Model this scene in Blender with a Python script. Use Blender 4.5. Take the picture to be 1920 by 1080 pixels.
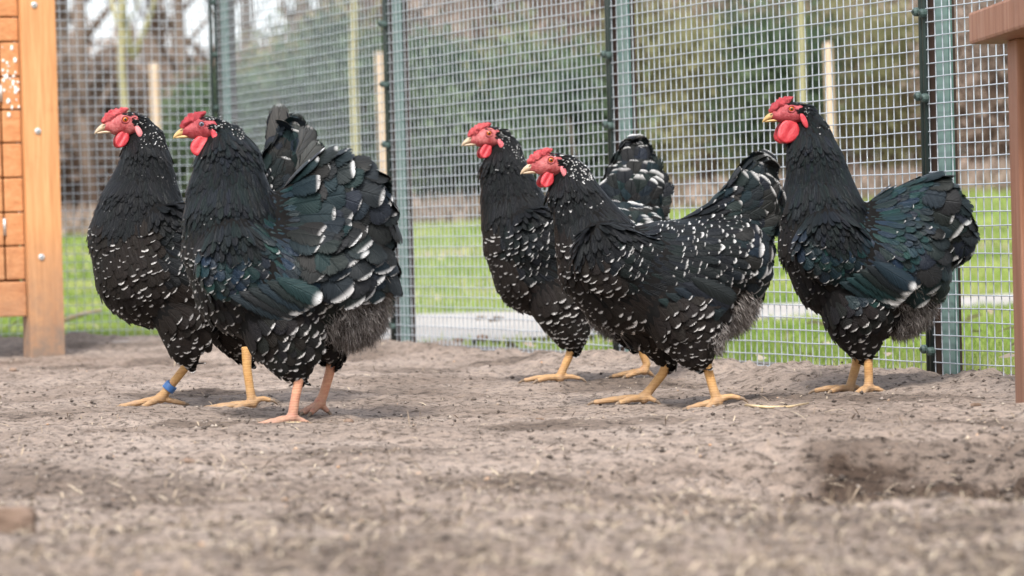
import bpy, bmesh, math, random
import numpy as np
from mathutils import Vector, Matrix
from mathutils.bvhtree import BVHTree

for o in list(bpy.data.objects): bpy.data.objects.remove(o)
S = bpy.context.scene
COL = S.collection
rng = np.random.default_rng(11)
random.seed(5)

# ------------------------------------------------------------------ camera
FPX, CAMH = 6000.0, 0.31
PITCH = math.atan(115 / FPX); ROLL = math.radians(1.5)
F = Vector((0, math.cos(PITCH), -math.sin(PITCH)))
R0 = Vector((1, 0, 0)); U0 = R0.cross(F)
RV = R0 * math.cos(ROLL) - U0 * math.sin(ROLL)
UV_ = U0 * math.cos(ROLL) + R0 * math.sin(ROLL)
CAM = Vector((0, 0, CAMH))
cd = bpy.data.cameras.new('camera'); cam = bpy.data.objects.new('camera', cd); COL.objects.link(cam)
cam.matrix_world = Matrix(((RV.x, UV_.x, -F.x, 0), (RV.y, UV_.y, -F.y, 0), (RV.z, UV_.z, -F.z, CAMH), (0, 0, 0, 1)))
cd.sensor_width = 36; cd.lens = 36 * FPX / 1920; cd.clip_start = .1; cd.clip_end = 2000
cd.dof.use_dof = True; cd.dof.focus_distance = 5.6; cd.dof.aperture_fstop = 7.0
S.camera = cam

# ------------------------------------------------------------------ sky, sun, exposure
SUN_EL, SUN_AZ = math.radians(52), math.radians(190)     # azimuth clockwise from +Y
w = bpy.data.worlds.new('World'); S.world = w; w.use_nodes = True
nt = w.node_tree; nt.nodes.clear()
sky = nt.nodes.new('ShaderNodeTexSky'); sky.sky_type = 'NISHITA'; sky.sun_disc = False
sky.sun_elevation = SUN_EL; sky.sun_rotation = SUN_AZ; sky.air_density = 1.0; sky.dust_density = 4.0; sky.ozone_density = 1.0
bg = nt.nodes.new('ShaderNodeBackground'); bg.inputs[1].default_value = .15
wo = nt.nodes.new('ShaderNodeOutputWorld')
hz = nt.nodes.new('ShaderNodeMix'); hz.data_type = 'RGBA'; hz.inputs[0].default_value = .5; hz.inputs[7].default_value = (6.6, 6.8, 7.1, 1)   # thin white overcast over the whole sky
nt.links.new(sky.outputs[0], hz.inputs[6]); nt.links.new(hz.outputs[2], bg.inputs[0]); nt.links.new(bg.outputs[0], wo.inputs[0])
sl = bpy.data.lights.new('sun', 'SUN'); sun = bpy.data.objects.new('sun', sl); COL.objects.link(sun)
sl.energy = 2.5; sl.angle = math.radians(11); sl.color = (1, .965, .92)
sd = Vector((math.sin(SUN_AZ) * math.cos(SUN_EL), math.cos(SUN_AZ) * math.cos(SUN_EL), math.sin(SUN_EL)))
sun.rotation_euler = sd.to_track_quat('Z', 'Y').to_euler(); sun.location = (0, -3, 8)
vs = S.view_settings; vs.view_transform = 'Standard'; vs.look = 'None'; vs.exposure = .95; vs.gamma = 1; vs.use_curve_mapping = False
S.cycles.use_denoising = True; S.cycles.max_bounces = 6; S.cycles.transparent_max_bounces = 8

# ------------------------------------------------------------------ helpers
def W(px, py, Y):
    d = F + RV * ((px - 960) / FPX) + UV_ * ((540 - py) / FPX)
    return CAM + d * (Y / d.y)
def G(px, py, z=0.0):
    d = F + RV * ((px - 960) / FPX) + UV_ * ((540 - py) / FPX)
    return CAM + d * ((z - CAMH) / d.z)
def tag(o, label=None, cat=None, group=None, kind=None):
    if label: o['label'] = label
    if cat: o['category'] = cat
    if group: o['group'] = group
    if kind: o['kind'] = kind
    return o
def empty(name, loc):
    o = bpy.data.objects.new(name, None); o.location = loc; o.empty_display_size = .05; COL.objects.link(o); return o
def link(name, me, mat=None, parent=None):
    o = bpy.data.objects.new(name, me); COL.objects.link(o)
    if mat is not None and not me.materials: me.materials.append(mat)
    if parent is not None:
        o.parent = parent
        root = parent
        off = Vector((0, 0, 0))
        while root is not None:
            off += root.location; root = root.parent
        o.location = -off
    return o
def npmesh(name, V, Fc, smooth=True, uv=None, col=None):
    """V (n,3), Fc (m,k) all k-gons; uv / col given per vertex"""
    V = np.asarray(V, np.float32); Fc = np.asarray(Fc, np.int32)
    me = bpy.data.meshes.new(name); m, k = Fc.shape
    me.vertices.add(len(V)); me.vertices.foreach_set('co', V.ravel())
    me.loops.add(m * k); me.loops.foreach_set('vertex_index', Fc.ravel())
    me.polygons.add(m); me.polygons.foreach_set('loop_start', np.arange(0, m * k, k, dtype=np.int32))
    me.polygons.foreach_set('loop_total', np.full(m, k, np.int32))
    if smooth: me.polygons.foreach_set('use_smooth', np.ones(m, bool))
    if uv is not None:
        l = me.uv_layers.new(name='UVMap'); l.data.foreach_set('uv', np.asarray(uv, np.float32)[Fc.ravel()].ravel())
    if col is not None:
        a = me.color_attributes.new('fr', 'FLOAT_COLOR', 'POINT')
        c = np.ones((len(V), 4), np.float32); c[:, :3] = col; a.data.foreach_set('color', c.ravel())
    me.update(calc_edges=True); me.validate(); return me
class MB:
    def __init__(s): s.v = []; s.f = []
    def add(s, vs_, fs):
        b = len(s.v); s.v += [tuple(x) for x in vs_]; s.f += [tuple(i + b for i in f) for f in fs]
    def box(s, o, ax, ay, az):      # origin corner + three edge vectors
        o, ax, ay, az = map(Vector, (o, ax, ay, az))
        P = [o, o + ax, o + ax + ay, o + ay, o + az, o + ax + az, o + ax + ay + az, o + ay + az]
        s.add(P, [(0, 3, 2, 1), (4, 5, 6, 7), (0, 1, 5, 4), (1, 2, 6, 5), (2, 3, 7, 6), (3, 0, 4, 7)])
    def tube(s, pts, rad, n=8, cap=True, sq=None):
        pts = [Vector(p) for p in pts]; rad = rad if hasattr(rad, '__len__') else [rad] * len(pts)
        ref = None; rings = []
        for i, p in enumerate(pts):
            t = (pts[min(i + 1, len(pts) - 1)] - pts[max(i - 1, 0)]).normalized()
            if ref is None:
                ref = Vector((0, 0, 1)) if abs(t.z) < .9 else Vector((0, 1, 0))
            a = (ref - t * ref.dot(t)).normalized(); b = t.cross(a); ref = a
            rings.append([p + (a * math.cos(2 * math.pi * k / n) + b * math.sin(2 * math.pi * k / n)) * rad[i] for k in range(n)])
        fs = [(i * n + k, i * n + (k + 1) % n, (i + 1) * n + (k + 1) % n, (i + 1) * n + k) for i in range(len(pts) - 1) for k in range(n)]
        if cap: fs += [tuple(range(n))[::-1], tuple((len(pts) - 1) * n + k for k in range(n))]
        s.add([v for r in rings for v in r], fs)
    def ball(s, c, r, nu=12, nv=8):
        c = Vector(c); r = Vector(r) if hasattr(r, '__len__') else Vector((r, r, r)); vs_ = [c + Vector((0, 0, r.z))]
        for i in range(1, nv):
            for k in range(nu):
                a = math.pi * i / nv; b = 2 * math.pi * k / nu
                vs_.append(c + Vector((r.x * math.sin(a) * math.cos(b), r.y * math.sin(a) * math.sin(b), r.z * math.cos(a))))
        vs_.append(c - Vector((0, 0, r.z))); L = len(vs_) - 1
        fs = [(0, 1 + k, 1 + (k + 1) % nu) for k in range(nu)]
        fs += [(1 + i * nu + k, 1 + (i + 1) * nu + k, 1 + (i + 1) * nu + (k + 1) % nu, 1 + i * nu + (k + 1) % nu) for i in range(nv - 2) for k in range(nu)]
        fs += [(L, 1 + (nv - 2) * nu + (k + 1) % nu, 1 + (nv - 2) * nu + k) for k in range(nu)]
        s.add(vs_, fs)
    def mesh(s, name, smooth=False, bevel=0):
        me = bpy.data.meshes.new(name); me.from_pydata(s.v, [], s.f)
        if bevel:
            bm = bmesh.new(); bm.from_mesh(me)
            bmesh.ops.bevel(bm, geom=bm.edges[:], offset=bevel, segments=2, affect='EDGES', profile=.6); bm.to_mesh(me); bm.free()
        if smooth:
            me.polygons.foreach_set('use_smooth', np.ones(len(me.polygons), bool))
        me.update(); return me
    def build(s, name, mat, parent=None, smooth=False, bevel=0):
        return link(name, s.mesh(name, smooth, bevel), mat, parent)
def remesh(mb, voxel, smooth=4, name='body'):
    t = bpy.data.objects.new('tmp', mb.mesh('tmp')); COL.objects.link(t)
    m = t.modifiers.new('r', 'REMESH'); m.mode = 'VOXEL'; m.voxel_size = voxel; m.use_smooth_shade = True
    if smooth:
        m = t.modifiers.new('s', 'SMOOTH'); m.factor = .5; m.iterations = smooth
    dg = bpy.context.evaluated_depsgraph_get(); dg.update()
    me = bpy.data.meshes.new_from_object(t.evaluated_get(dg)); me.name = name
    old = t.data; bpy.data.objects.remove(t); bpy.data.meshes.remove(old); return me
def vnoise(x, y, seed=0):
    x = np.asarray(x, float); y = np.asarray(y, float)
    ix, iy = np.floor(x), np.floor(y); fx, fy = x - ix, y - iy
    fx = fx * fx * (3 - 2 * fx); fy = fy * fy * (3 - 2 * fy)
    def h(a, b):
        s = np.sin(a * 127.1 + b * 311.7 + seed * 74.7) * 43758.5453
        return s - np.floor(s)
    return (h(ix, iy) * (1 - fx) + h(ix + 1, iy) * fx) * (1 - fy) + (h(ix, iy + 1) * (1 - fx) + h(ix + 1, iy + 1) * fx) * fy
def sstep(a, b, x):
    t = np.clip((x - a) / (b - a), 0, 1); return t * t * (3 - 2 * t)

# ------------------------------------------------------------------ materials
class NT:
    def __init__(s, name):
        s.m = bpy.data.materials.new(name); s.m.use_nodes = True; s.t = s.m.node_tree
        s.p = s.t.nodes['Principled BSDF']
    def n(s, typ, **kw):
        n = s.t.nodes.new(typ)
        for k, v in kw.items(): setattr(n, k, v)
        return n
    def l(s, a, b): s.t.links.new(a, b)
    def setv(s, sock, v):
        if isinstance(v, bpy.types.NodeSocket): s.l(v, sock)
        else: sock.default_value = v
    def math(s, op, a, b=0.0, c=None, clamp=False):
        n = s.n('ShaderNodeMath', operation=op, use_clamp=clamp); s.setv(n.inputs[0], a); s.setv(n.inputs[1], b)
        if c is not None: s.setv(n.inputs[2], c)
        return n.outputs[0]
    def noise(s, scale, detail=4, rough=.55, coord='Object', dist=0, vec=None):
        n = s.n('ShaderNodeTexNoise'); n.inputs['Scale'].default_value = scale; n.inputs['Detail'].default_value = detail
        n.inputs['Roughness'].default_value = rough; n.inputs['Distortion'].default_value = dist
        s.l(vec if vec is not None else s.n('ShaderNodeTexCoord').outputs[coord], n.inputs['Vector']); return n.outputs[0]
    def stretch(s, sc, coord='Object'):
        mp = s.n('ShaderNodeMapping'); mp.inputs['Scale'].default_value = sc
        s.l(s.n('ShaderNodeTexCoord').outputs[coord], mp.inputs['Vector']); return mp.outputs[0]
    def ramp(s, fac, stops):
        r = s.n('ShaderNodeValToRGB'); e = r.color_ramp.elements
        while len(e) < len(stops): e.new(.5)
        for i, (p, c) in enumerate(stops): e[i].position = p; e[i].color = (*c, 1)
        s.l(fac, r.inputs[0]); return r.outputs[0]
    def mix(s, f, a, b, blend='MIX'):
        n = s.n('ShaderNodeMix', data_type='RGBA', blend_type=blend); s.setv(n.inputs[0], f)
        for i, v in ((6, a), (7, b)):
            if isinstance(v, tuple): n.inputs[i].default_value = (*v, 1)
            else: s.l(v, n.inputs[i])
        return n.outputs[2]
    def bump(s, h, strength=.3, dist=.01):
        b = s.n('ShaderNodeBump'); b.inputs['Strength'].default_value = strength; b.inputs['Distance'].default_value = dist
        s.l(h, b.inputs['Height']); s.l(b.outputs[0], s.p.inputs['Normal'])
    def set(s, **kw):
        for k, v in kw.items():
            i = s.p.inputs[k.replace('_', ' ')]
            if isinstance(v, bpy.types.NodeSocket): s.l(v, i)
            elif isinstance(v, tuple) and len(v) == 3: i.default_value = (*v, 1)
            else: i.default_value = v
        return s
def simple(name, c1, c2, scale=20, rough=.6, bump=0, bscale=None, spec=.4, metallic=0., detail=4, stretch=None, sss=0):
    t = NT(name); v = t.stretch(stretch) if stretch else None
    f = t.noise(scale, detail, vec=v)
    t.set(Base_Color=t.ramp(f, [(.3, c1), (.7, c2)]), Roughness=rough, Metallic=metallic)
    t.p.inputs['Specular IOR Level'].default_value = spec
    if sss:
        t.p.inputs['Subsurface Weight'].default_value = sss; t.p.inputs['Subsurface Radius'].default_value = (.01, .003, .002); t.p.inputs['Subsurface Scale'].default_value = .6
    if bump: t.bump(t.noise(bscale or scale * 3, 3, vec=v), bump, .004)
    return t.m
M = {}
def dirt_mat():
    t = NT('dirt'); a = t.noise(3.0, 6, .62); b = t.noise(55, 5, .7); c = t.noise(260, 3, .7)
    col = t.ramp(a, [(.32, (.185, .146, .120)), (.5, (.255, .207, .174)), (.72, (.33, .275, .236))])
    col = t.mix(.75, col, t.ramp(b, [(.38, (.16, .14, .125)), (.48, (.95, .95, .95)), (.68, (1.35, 1.3, 1.25))]), 'MULTIPLY')
    col = t.mix(.6, col, t.ramp(c, [(.3, (.45, .42, .4)), (.52, (1, 1, 1)), (.75, (1.3, 1.25, 1.2))]), 'MULTIPLY')
    d = t.n('ShaderNodeAttribute', attribute_name='fr'); sp = t.n('ShaderNodeSeparateColor'); t.l(d.outputs['Color'], sp.inputs[0])
    col = t.mix(sp.outputs[0], col, t.mix(1.0, col, (.24, .21, .19), 'MULTIPLY'))        # damp freshly scratched soil
    t.set(Base_Color=col, Roughness=.95); t.p.inputs['Specular IOR Level'].default_value = .15
    t.bump(t.math('ADD', t.noise(70, 5, .7), t.math('MULTIPLY', c, .5)), .55, .012); return t.m
M['dirt'] = dirt_mat()
def ground_mat():
    t = NT('lawn_soil'); a = t.noise(.8, 6, .65); b = t.noise(14, 5, .7)
    g = t.ramp(b, [(.3, (.09, .12, .03)), (.5, (.17, .22, .06)), (.75, (.30, .30, .13))])
    g = t.mix(t.ramp(a, [(.5, (0, 0, 0)), (.66, (1, 1, 1))]), g, (.34, .27, .19))
    litter = t.ramp(b, [(.3, (.13, .09, .066)), (.5, (.25, .18, .135)), (.75, (.38, .29, .225))])
    d = t.n('ShaderNodeAttribute', attribute_name='fr'); sp = t.n('ShaderNodeSeparateColor'); t.l(d.outputs['Color'], sp.inputs[0])
    t.set(Base_Color=t.mix(sp.outputs[0], g, litter), Roughness=.95); t.p.inputs['Specular IOR Level'].default_value = .1
    t.bump(b, .6, .03); return t.m
M['ground'] = ground_mat()
def attr_mat(name, stops, rough=.7, trans=0.25, spec=.3):
    """colour picked per leaf / blade from its own random number"""
    t = NT(name); d = t.n('ShaderNodeAttribute', attribute_name='fr'); sp = t.n('ShaderNodeSeparateColor'); t.l(d.outputs['Color'], sp.inputs[0])
    c = t.ramp(sp.outputs[0], stops); t.set(Base_Color=c, Roughness=rough); t.p.inputs['Specular IOR Level'].default_value = spec
    if trans:
        tr = t.n('ShaderNodeBsdfTranslucent'); t.l(c, tr.inputs[0]); mx = t.n('ShaderNodeMixShader'); mx.inputs[0].default_value = trans
        t.l(t.p.outputs[0], mx.inputs[1]); t.l(tr.outputs[0], mx.inputs[2]); t.l(mx.outputs[0], t.t.nodes['Material Output'].inputs[0])
    return t.m
M['grass'] = attr_mat('grass_blade', [(0, (.10, .17, .028)), (.35, (.20, .30, .055)), (.7, (.33, .39, .11)), (1, (.52, .46, .25))], .55, .35)
M['conifer'] = attr_mat('conifer_leaf', [(0, (.022, .042, .027)), (.5, (.062, .105, .055)), (1, (.16, .21, .105))], .6, .2)
M['olive_leaf'] = attr_mat('olive_leaf', [(0, (.11, .115, .055)), (.5, (.21, .21, .10)), (1, (.34, .32, .17))], .7, .3)
M['brown_leaf'] = attr_mat('withered_leaf', [(0, (.10, .075, .058)), (.5, (.235, .18, .14)), (1, (.40, .32, .26))], .85, .2)
M['bark'] = simple('bark', (.10, .078, .062), (.22, .175, .14), 9, .95, .6, 30, .1, stretch=(1, 1, .25))
M['young_bark'] = simple('young_bark', (.24, .23, .13), (.36, .33, .20), 9, .85, .3, 30, .2, stretch=(1, 1, .3))
M['stake'] = simple('stake_wood', (.46, .34, .25), (.62, .49, .38), 8, .85, .3, 30, .2, stretch=(4, 4, .4))
M['wire'] = simple('galvanised_wire', (.37, .405, .445), (.50, .54, .585), 60, .42, 0, None, .5, .4)
M['green'] = simple('green_painted_steel', (.055, .115, .10), (.085, .16, .14), 25, .42, .15, 90, .5)
M['pale_green'] = simple('weathered_green_steel', (.12, .20, .185), (.17, .26, .24), 25, .4, .15, 90, .5)
M['darkgreen'] = simple('dark_green_steel', (.012, .022, .021), (.025, .04, .037), 25, .45, .15, 90, .5)
M['clampg'] = simple('clamp_green', (.03, .055, .05), (.06, .09, .082), 40, .5, .2, 90, .4)
M['rust'] = simple('dark_brown_post', (.035, .023, .018), (.075, .048, .036), 14, .8, .5, 60, .25, stretch=(1, 1, .2))
M['rail'] = simple('muddy_steel', (.10, .095, .085), (.21, .195, .175), 25, .75, .4, 90, .3)
M['concrete'] = simple('concrete', (.33, .29, .26), (.44, .40, .365), 7, .92, .35, 120, .2, detail=8)
M['path'] = simple('path_paving', (.28, .26, .24), (.37, .35, .325), 3, .92, .35, 60, .2, detail=8)
def wood(name, c1, c2, c3, dirt=0.5, axis=(30, 30, 1.5), rough=.6):
    t = NT(name); v = t.stretch(axis); a = t.noise(1.3, 7, .65, vec=v, dist=.6); fine = t.noise(5, 4, .6, vec=v)
    col = t.ramp(a, [(.3, c1), (.5, c2), (.72, c3)]); col = t.mix(.5, col, t.ramp(fine, [(.3, (.62, .52, .44)), (.6, (1, 1, 1))]), 'MULTIPLY'); col = t.mix(t.ramp(t.noise(9, 5, .7), [(.56, (0, 0, 0)), (.8, (.55, .55, .55))]), col, t.mix(1.0, col, (.62, .55, .5), 'MULTIPLY'))
    g = t.n('ShaderNodeSeparateXYZ'); t.l(t.n('ShaderNodeNewGeometry').outputs['Position'], g.inputs[0])
    low = t.math('SUBTRACT', 1.0, t.math('DIVIDE', g.outputs[2], .34), clamp=True)        # mud splashed up from the ground
    k = t.math('MULTIPLY', t.math('MULTIPLY', low, dirt), t.math('MULTIPLY', t.noise(22, 6, .7), 1.35), clamp=True)
    col = t.mix(k, col, (.20, .145, .11))
    t.set(Base_Color=col, Roughness=rough); t.p.inputs['Specular IOR Level'].default_value = .3; t.bump(fine, .25, .004); return t.m
M['orange_wood'] = wood('orange_stained_wood', (.52, .245, .10), (.60, .30, .13), (.68, .37, .175), 1.3)
M['orange_plank'] = wood('orange_stained_plank', (.46, .195, .08), (.55, .25, .105), (.63, .32, .15), .9, (1.5, 30, 30))
M['brown_wood'] = wood('brown_stained_wood', (.25, .115, .07), (.33, .155, .095), (.40, .23, .165), .5)
M['screw'] = simple('zinc_screw', (.62, .62, .62), (.75, .75, .75), 50, .3, 0, None, .5, .7)
M['hinge'] = simple('hinge_steel', (.42, .40, .38), (.6, .58, .56), 50, .4, 0, None, .5, .6)
M['dropping'] = simple('dried_dropping', (.70, .67, .63), (.82, .80, .78), 90, .9)
M['straw'] = attr_mat('straw', [(0, (.05, .037, .028)), (.4, (.17, .128, .092)), (.7, (.30, .235, .17)), (1, (.50, .42, .31))], .8, .1)
M['crumb'] = attr_mat('soil_crumbs', [(0, (.055, .045, .039)), (.45, (.13, .107, .092)), (.85, (.27, .23, .20)), (.97, (.38, .33, .27)), (1, (.46, .28, .17))], .95, 0, .1)
M['chunk'] = simple('weathered_wood_chunk', (.11, .075, .055), (.24, .17, .13), 30, .95, .6, 90, .1)
# --- hen materials
def skin_mat(name, c1, c2, c3, scale=160, rough=.42, bump=.5):
    t = NT(name); f = t.noise(scale, 5, .65); f2 = t.noise(scale * .35, 3)
    col = t.mix(.55, t.ramp(f, [(.3, c1), (.5, c2), (.72, c3)]), t.ramp(f2, [(.35, c1), (.65, c3)]))
    t.set(Base_Color=col, Roughness=rough); t.p.inputs['Subsurface Weight'].default_value = .25
    t.p.inputs['Subsurface Radius'].default_value = (.006, .002, .0015); t.p.inputs['Subsurface Scale'].default_value = .5
    t.bump(t.noise(scale * 3, 3, .6), bump, .0015); return t.m
M['face'] = skin_mat('red_face_skin', (.20, .010, .014), (.37, .035, .04), (.55, .19, .18), 190, .45, 1.0)
M['comb'] = skin_mat('red_comb', (.28, .008, .016), (.43, .022, .035), (.58, .12, .12), 330, .4, 1.0)
M['wattle'] = skin_mat('red_wattle', (.34, .008, .015), (.43, .016, .028), (.50, .05, .06), 160, .42, .5)
M['face_deep'] = skin_mat('deep_red_face_skin', (.17, .005, .010), (.32, .014, .026), (.46, .10, .11), 190, .45, 1.0)
M['comb_deep'] = skin_mat('deep_red_comb', (.20, .004, .012), (.33, .010, .024), (.44, .05, .06), 330, .4, 1.0)
M['lobe'] = skin_mat('pink_earlobe', (.50, .06, .08), (.60, .15, .17), (.68, .30, .30), 120)
M['lobe_deep'] = skin_mat('red_earlobe', (.46, .015, .03), (.56, .05, .07), (.62, .12, .13), 120)
M['beak'] = simple('horn_beak', (.33, .225, .135), (.52, .41, .29), 70, .35, .2, 200, .5)
M['beak_yellow'] = simple('yellow_beak', (.40, .24, .08), (.56, .38, .17), 70, .35, .2, 200, .5)
M['iris'] = simple('orange_iris', (.40, .085, .006), (.55, .17, .015), 300, .12, 0, None, .6)
M['iris_pale'] = simple('veiled_eye', (.10, .10, .14), (.20, .20, .26), 300, .2, 0, None, .6)
M['pupil'] = simple('pupil', (.002, .002, .002), (.004, .004, .004), 30, .05, 0, None, .7)
def leg_mat(name, c1, c2, c3):
    t = NT(name); v = t.stretch((60, 60, 240)); f = t.noise(1.0, 3, .6, vec=v); f2 = t.noise(45, 4)
    col = t.mix(.5, t.ramp(f, [(.35, c1), (.6, c2)]), t.ramp(f2, [(.3, c1), (.55, c2), (.75, c3)]))
    g = t.n('ShaderNodeSeparateXYZ'); t.l(t.n('ShaderNodeNewGeometry').outputs['Position'], g.inputs[0])
    low = t.math('SUBTRACT', 1.0, t.math('DIVIDE', g.outputs[2], .05), clamp=True); col = t.mix(t.math('MULTIPLY', low, t.math('MULTIPLY', t.noise(120, 4, .7), 1.25), clamp=True), col, (.20, .155, .125))   # soil caked on the toes
    t.set(Base_Color=col, Roughness=.6); t.p.inputs['Specular IOR Level'].default_value = .3
    wv = t.n('ShaderNodeTexWave', wave_type='BANDS', bands_direction='Z'); wv.inputs['Scale'].default_value = 75; wv.inputs['Distortion'].default_value = 3
    t.l(t.n('ShaderNodeTexCoord').outputs['Object'], wv.inputs['Vector']); t.bump(wv.outputs['Fac'], .22, .0015); return t.m
M['leg'] = leg_mat('yellow_scaly_leg', (.40, .20, .065), (.56, .33, .13), (.50, .25, .15))
M['leg_pink'] = leg_mat('pink_scaly_leg', (.46, .17, .11), (.58, .31, .19), (.50, .13, .11))
M['claw'] = simple('claw_horn', (.11, .075, .05), (.25, .18, .12), 90, .5)
M['ring'] = simple('blue_plastic_ring', (.035, .11, .30), (.06, .17, .40), 60, .4, 0, None, .5)
def feather_mat(name, tint=(.006, .015, .014), tint2=(.008, .011, .019), base=(.0045, .0045, .005), rough=.40, obj=False, tipsize=.2, white=(.60, .60, .595), gloss=.55):
    """black feather: uv.y runs quill to tip, 'fr' = (random, size of white tip, share of sheen)"""
    t = NT(name); uvn = t.n('ShaderNodeTexCoord').outputs['UV']; sx = t.n('ShaderNodeSeparateXYZ'); t.l(uvn, sx.inputs[0]); u, v = sx.outputs[0], sx.outputs[1]
    if obj:
        oi = t.n('ShaderNodeObjectInfo').outputs['Random']; rnd = oi
        g = t.math('MULTIPLY', t.math('ADD', t.math('FRACT', t.math('MULTIPLY', oi, 7.13)), .35), tipsize); irid = t.math('FRACT', t.math('MULTIPLY', oi, 3.7))
    else:
        d = t.n('ShaderNodeAttribute', attribute_name='fr'); sp = t.n('ShaderNodeSeparateColor'); t.l(d.outputs['Color'], sp.inputs[0])
        rnd, g, irid = sp.outputs[0], sp.outputs[1], sp.outputs[2]
    uu = t.math('MULTIPLY', t.math('SUBTRACT', u, .5), 2.0); u2 = t.math('MULTIPLY', uu, uu)
    nz = t.noise(330, 3, .65)
    e = t.math('SUBTRACT', v, t.math('SUBTRACT', 1.0, g)); e = t.math('SUBTRACT', e, t.math('MULTIPLY', u2, t.math('MULTIPLY', g, t.math('MULTIPLY_ADD', t.math('FRACT', t.math('MULTIPLY', rnd, 11.7)), 1.5, -.55))))
    e = t.math('ADD', e, t.math('MULTIPLY', t.math('SUBTRACT', nz, .5), t.math('MULTIPLY', g, 1.3)))
    mk = t.math('DIVIDE', e, t.math('MULTIPLY_ADD', g, .65, .010), clamp=True); mk = t.math('MULTIPLY', mk, t.math('GREATER_THAN', g, .02))
    col = t.mix(irid, base, t.mix(rnd, tint, tint2)); au = t.math('ABSOLUTE', uu)
    cx = t.n('ShaderNodeCombineXYZ'); t.l(t.math('SUBTRACT', t.math('MULTIPLY', v, 26.0), t.math('MULTIPLY', au, 9.0)), cx.inputs[0]); t.l(t.math('MULTIPLY', rnd, 91.0), cx.inputs[1]); t.l(t.math('MULTIPLY', t.math('SIGN', uu), 3.0), cx.inputs[2])
    barb = t.noise(1.0, 3, .7, vec=cx.outputs[0])
    col = t.mix(.8, col, t.ramp(barb, [(.3, (.35, .35, .35)), (.5, (1, 1, 1)), (.72, (1.9, 1.85, 1.8))]), 'MULTIPLY')
    wh = t.mix(t.math('FRACT', t.math('MULTIPLY', rnd, 5.3)), white, (.30, .29, .285))
    t.set(Base_Color=t.mix(mk, col, wh), Roughness=t.math('ADD', t.math('MULTIPLY_ADD', barb, .35, rough - .14), t.math('MULTIPLY', mk, .3)))
    t.p.inputs['Specular IOR Level'].default_value = gloss
    t.l(t.mix(irid, (.9, .9, .9), t.mix(rnd, (.62, .92, .86), (.66, .80, 1.0))), t.p.inputs['Specular Tint'])
    shaft = t.math('SUBTRACT', 1.0, t.math('MULTIPLY', t.math('ABSOLUTE', uu), 14.0), clamp=True)
    t.bump(t.math('ADD', t.math('MULTIPLY', barb, 2.2), t.math('MULTIPLY', shaft, 1.2)), .55, .0012)
    rim = t.math('MAXIMUM', au, t.math('MULTIPLY_ADD', v, 3.2, -2.2)); rim = t.math('ADD', rim, t.math('MULTIPLY', t.math('SUBTRACT', barb, .5), 1.5))
    t.l(t.math('LESS_THAN', rim, .93), t.p.inputs['Alpha'])
    return t.m
M['f_black'] = feather_mat('black_feather', rough=.36, gloss=.15)
M['f_brown'] = feather_mat('backlit_brown_black_feather', base=(.011, .008, .0065), rough=.5, gloss=.12, white=(.66, .64, .62))  # warm brown base colour stands in for backlight through the lower feathers
M['f_sheen'] = feather_mat('green_black_feather', tint=(.004, .020, .018), tint2=(.006, .013, .027), rough=.33, gloss=.28)
M['f_tail'] = feather_mat('tail_feather_spangled', base=(.009, .0085, .008), rough=.42, obj=True, tipsize=.12, gloss=.17)
M['f_tail_spot'] = feather_mat('tail_feather_broad_pale_tip', base=(.009, .0085, .008), rough=.45, obj=True, tipsize=.21, gloss=.15)
M['f_tail_plain'] = feather_mat('tail_feather_plain', base=(.009, .0085, .008), rough=.42, obj=True, tipsize=.0, gloss=.17)
M['f_tail_grey'] = feather_mat('tail_feather_greyish', base=(.030, .027, .024), tint=(.022, .022, .020), tint2=(.034, .030, .027), rough=.5, obj=True, tipsize=.07, gloss=.4)
M['f_white_tip'] = feather_mat('wing_feather_white_tip', tint=(.005, .018, .017), tint2=(.007, .013, .022), rough=.4, obj=True, tipsize=.22, gloss=.28)
M['skin_under'] = simple('black_underplumage', (.004, .004, .004), (.007, .0065, .0065), 60, .85, 0, None, .1)
M['down'] = attr_mat('grey_down', [(0, (.06, .05, .045)), (.45, (.17, .15, .138)), (1, (.48, .45, .43))], .9, .25, .05)
M['stalk'] = simple('pale_straw_stalk', (.50, .37, .20), (.66, .52, .33), 40, .7, 0, None, .3)

# ------------------------------------------------------------------ fence geometry (shared by the ground)
TH = math.radians(65.4); UC = W(415, 439, 9.6); CX, CY = UC.x, 9.6
u1 = Vector((math.cos(TH), -math.sin(TH), 0)); u0 = Vector((-math.sin(TH), -math.cos(TH), 0)); OUT1 = -u0; OUT0 = -u1   # outward normals
CORNER = Vector((CX, CY, 0))
def out_dist(x, y):      # > 0 outside the pen
    a = (x - CX) * OUT1.x + (y - CY) * OUT1.y; b = (x - CX) * OUT0.x + (y - CY) * OUT0.y
    return np.maximum(a, b)

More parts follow.
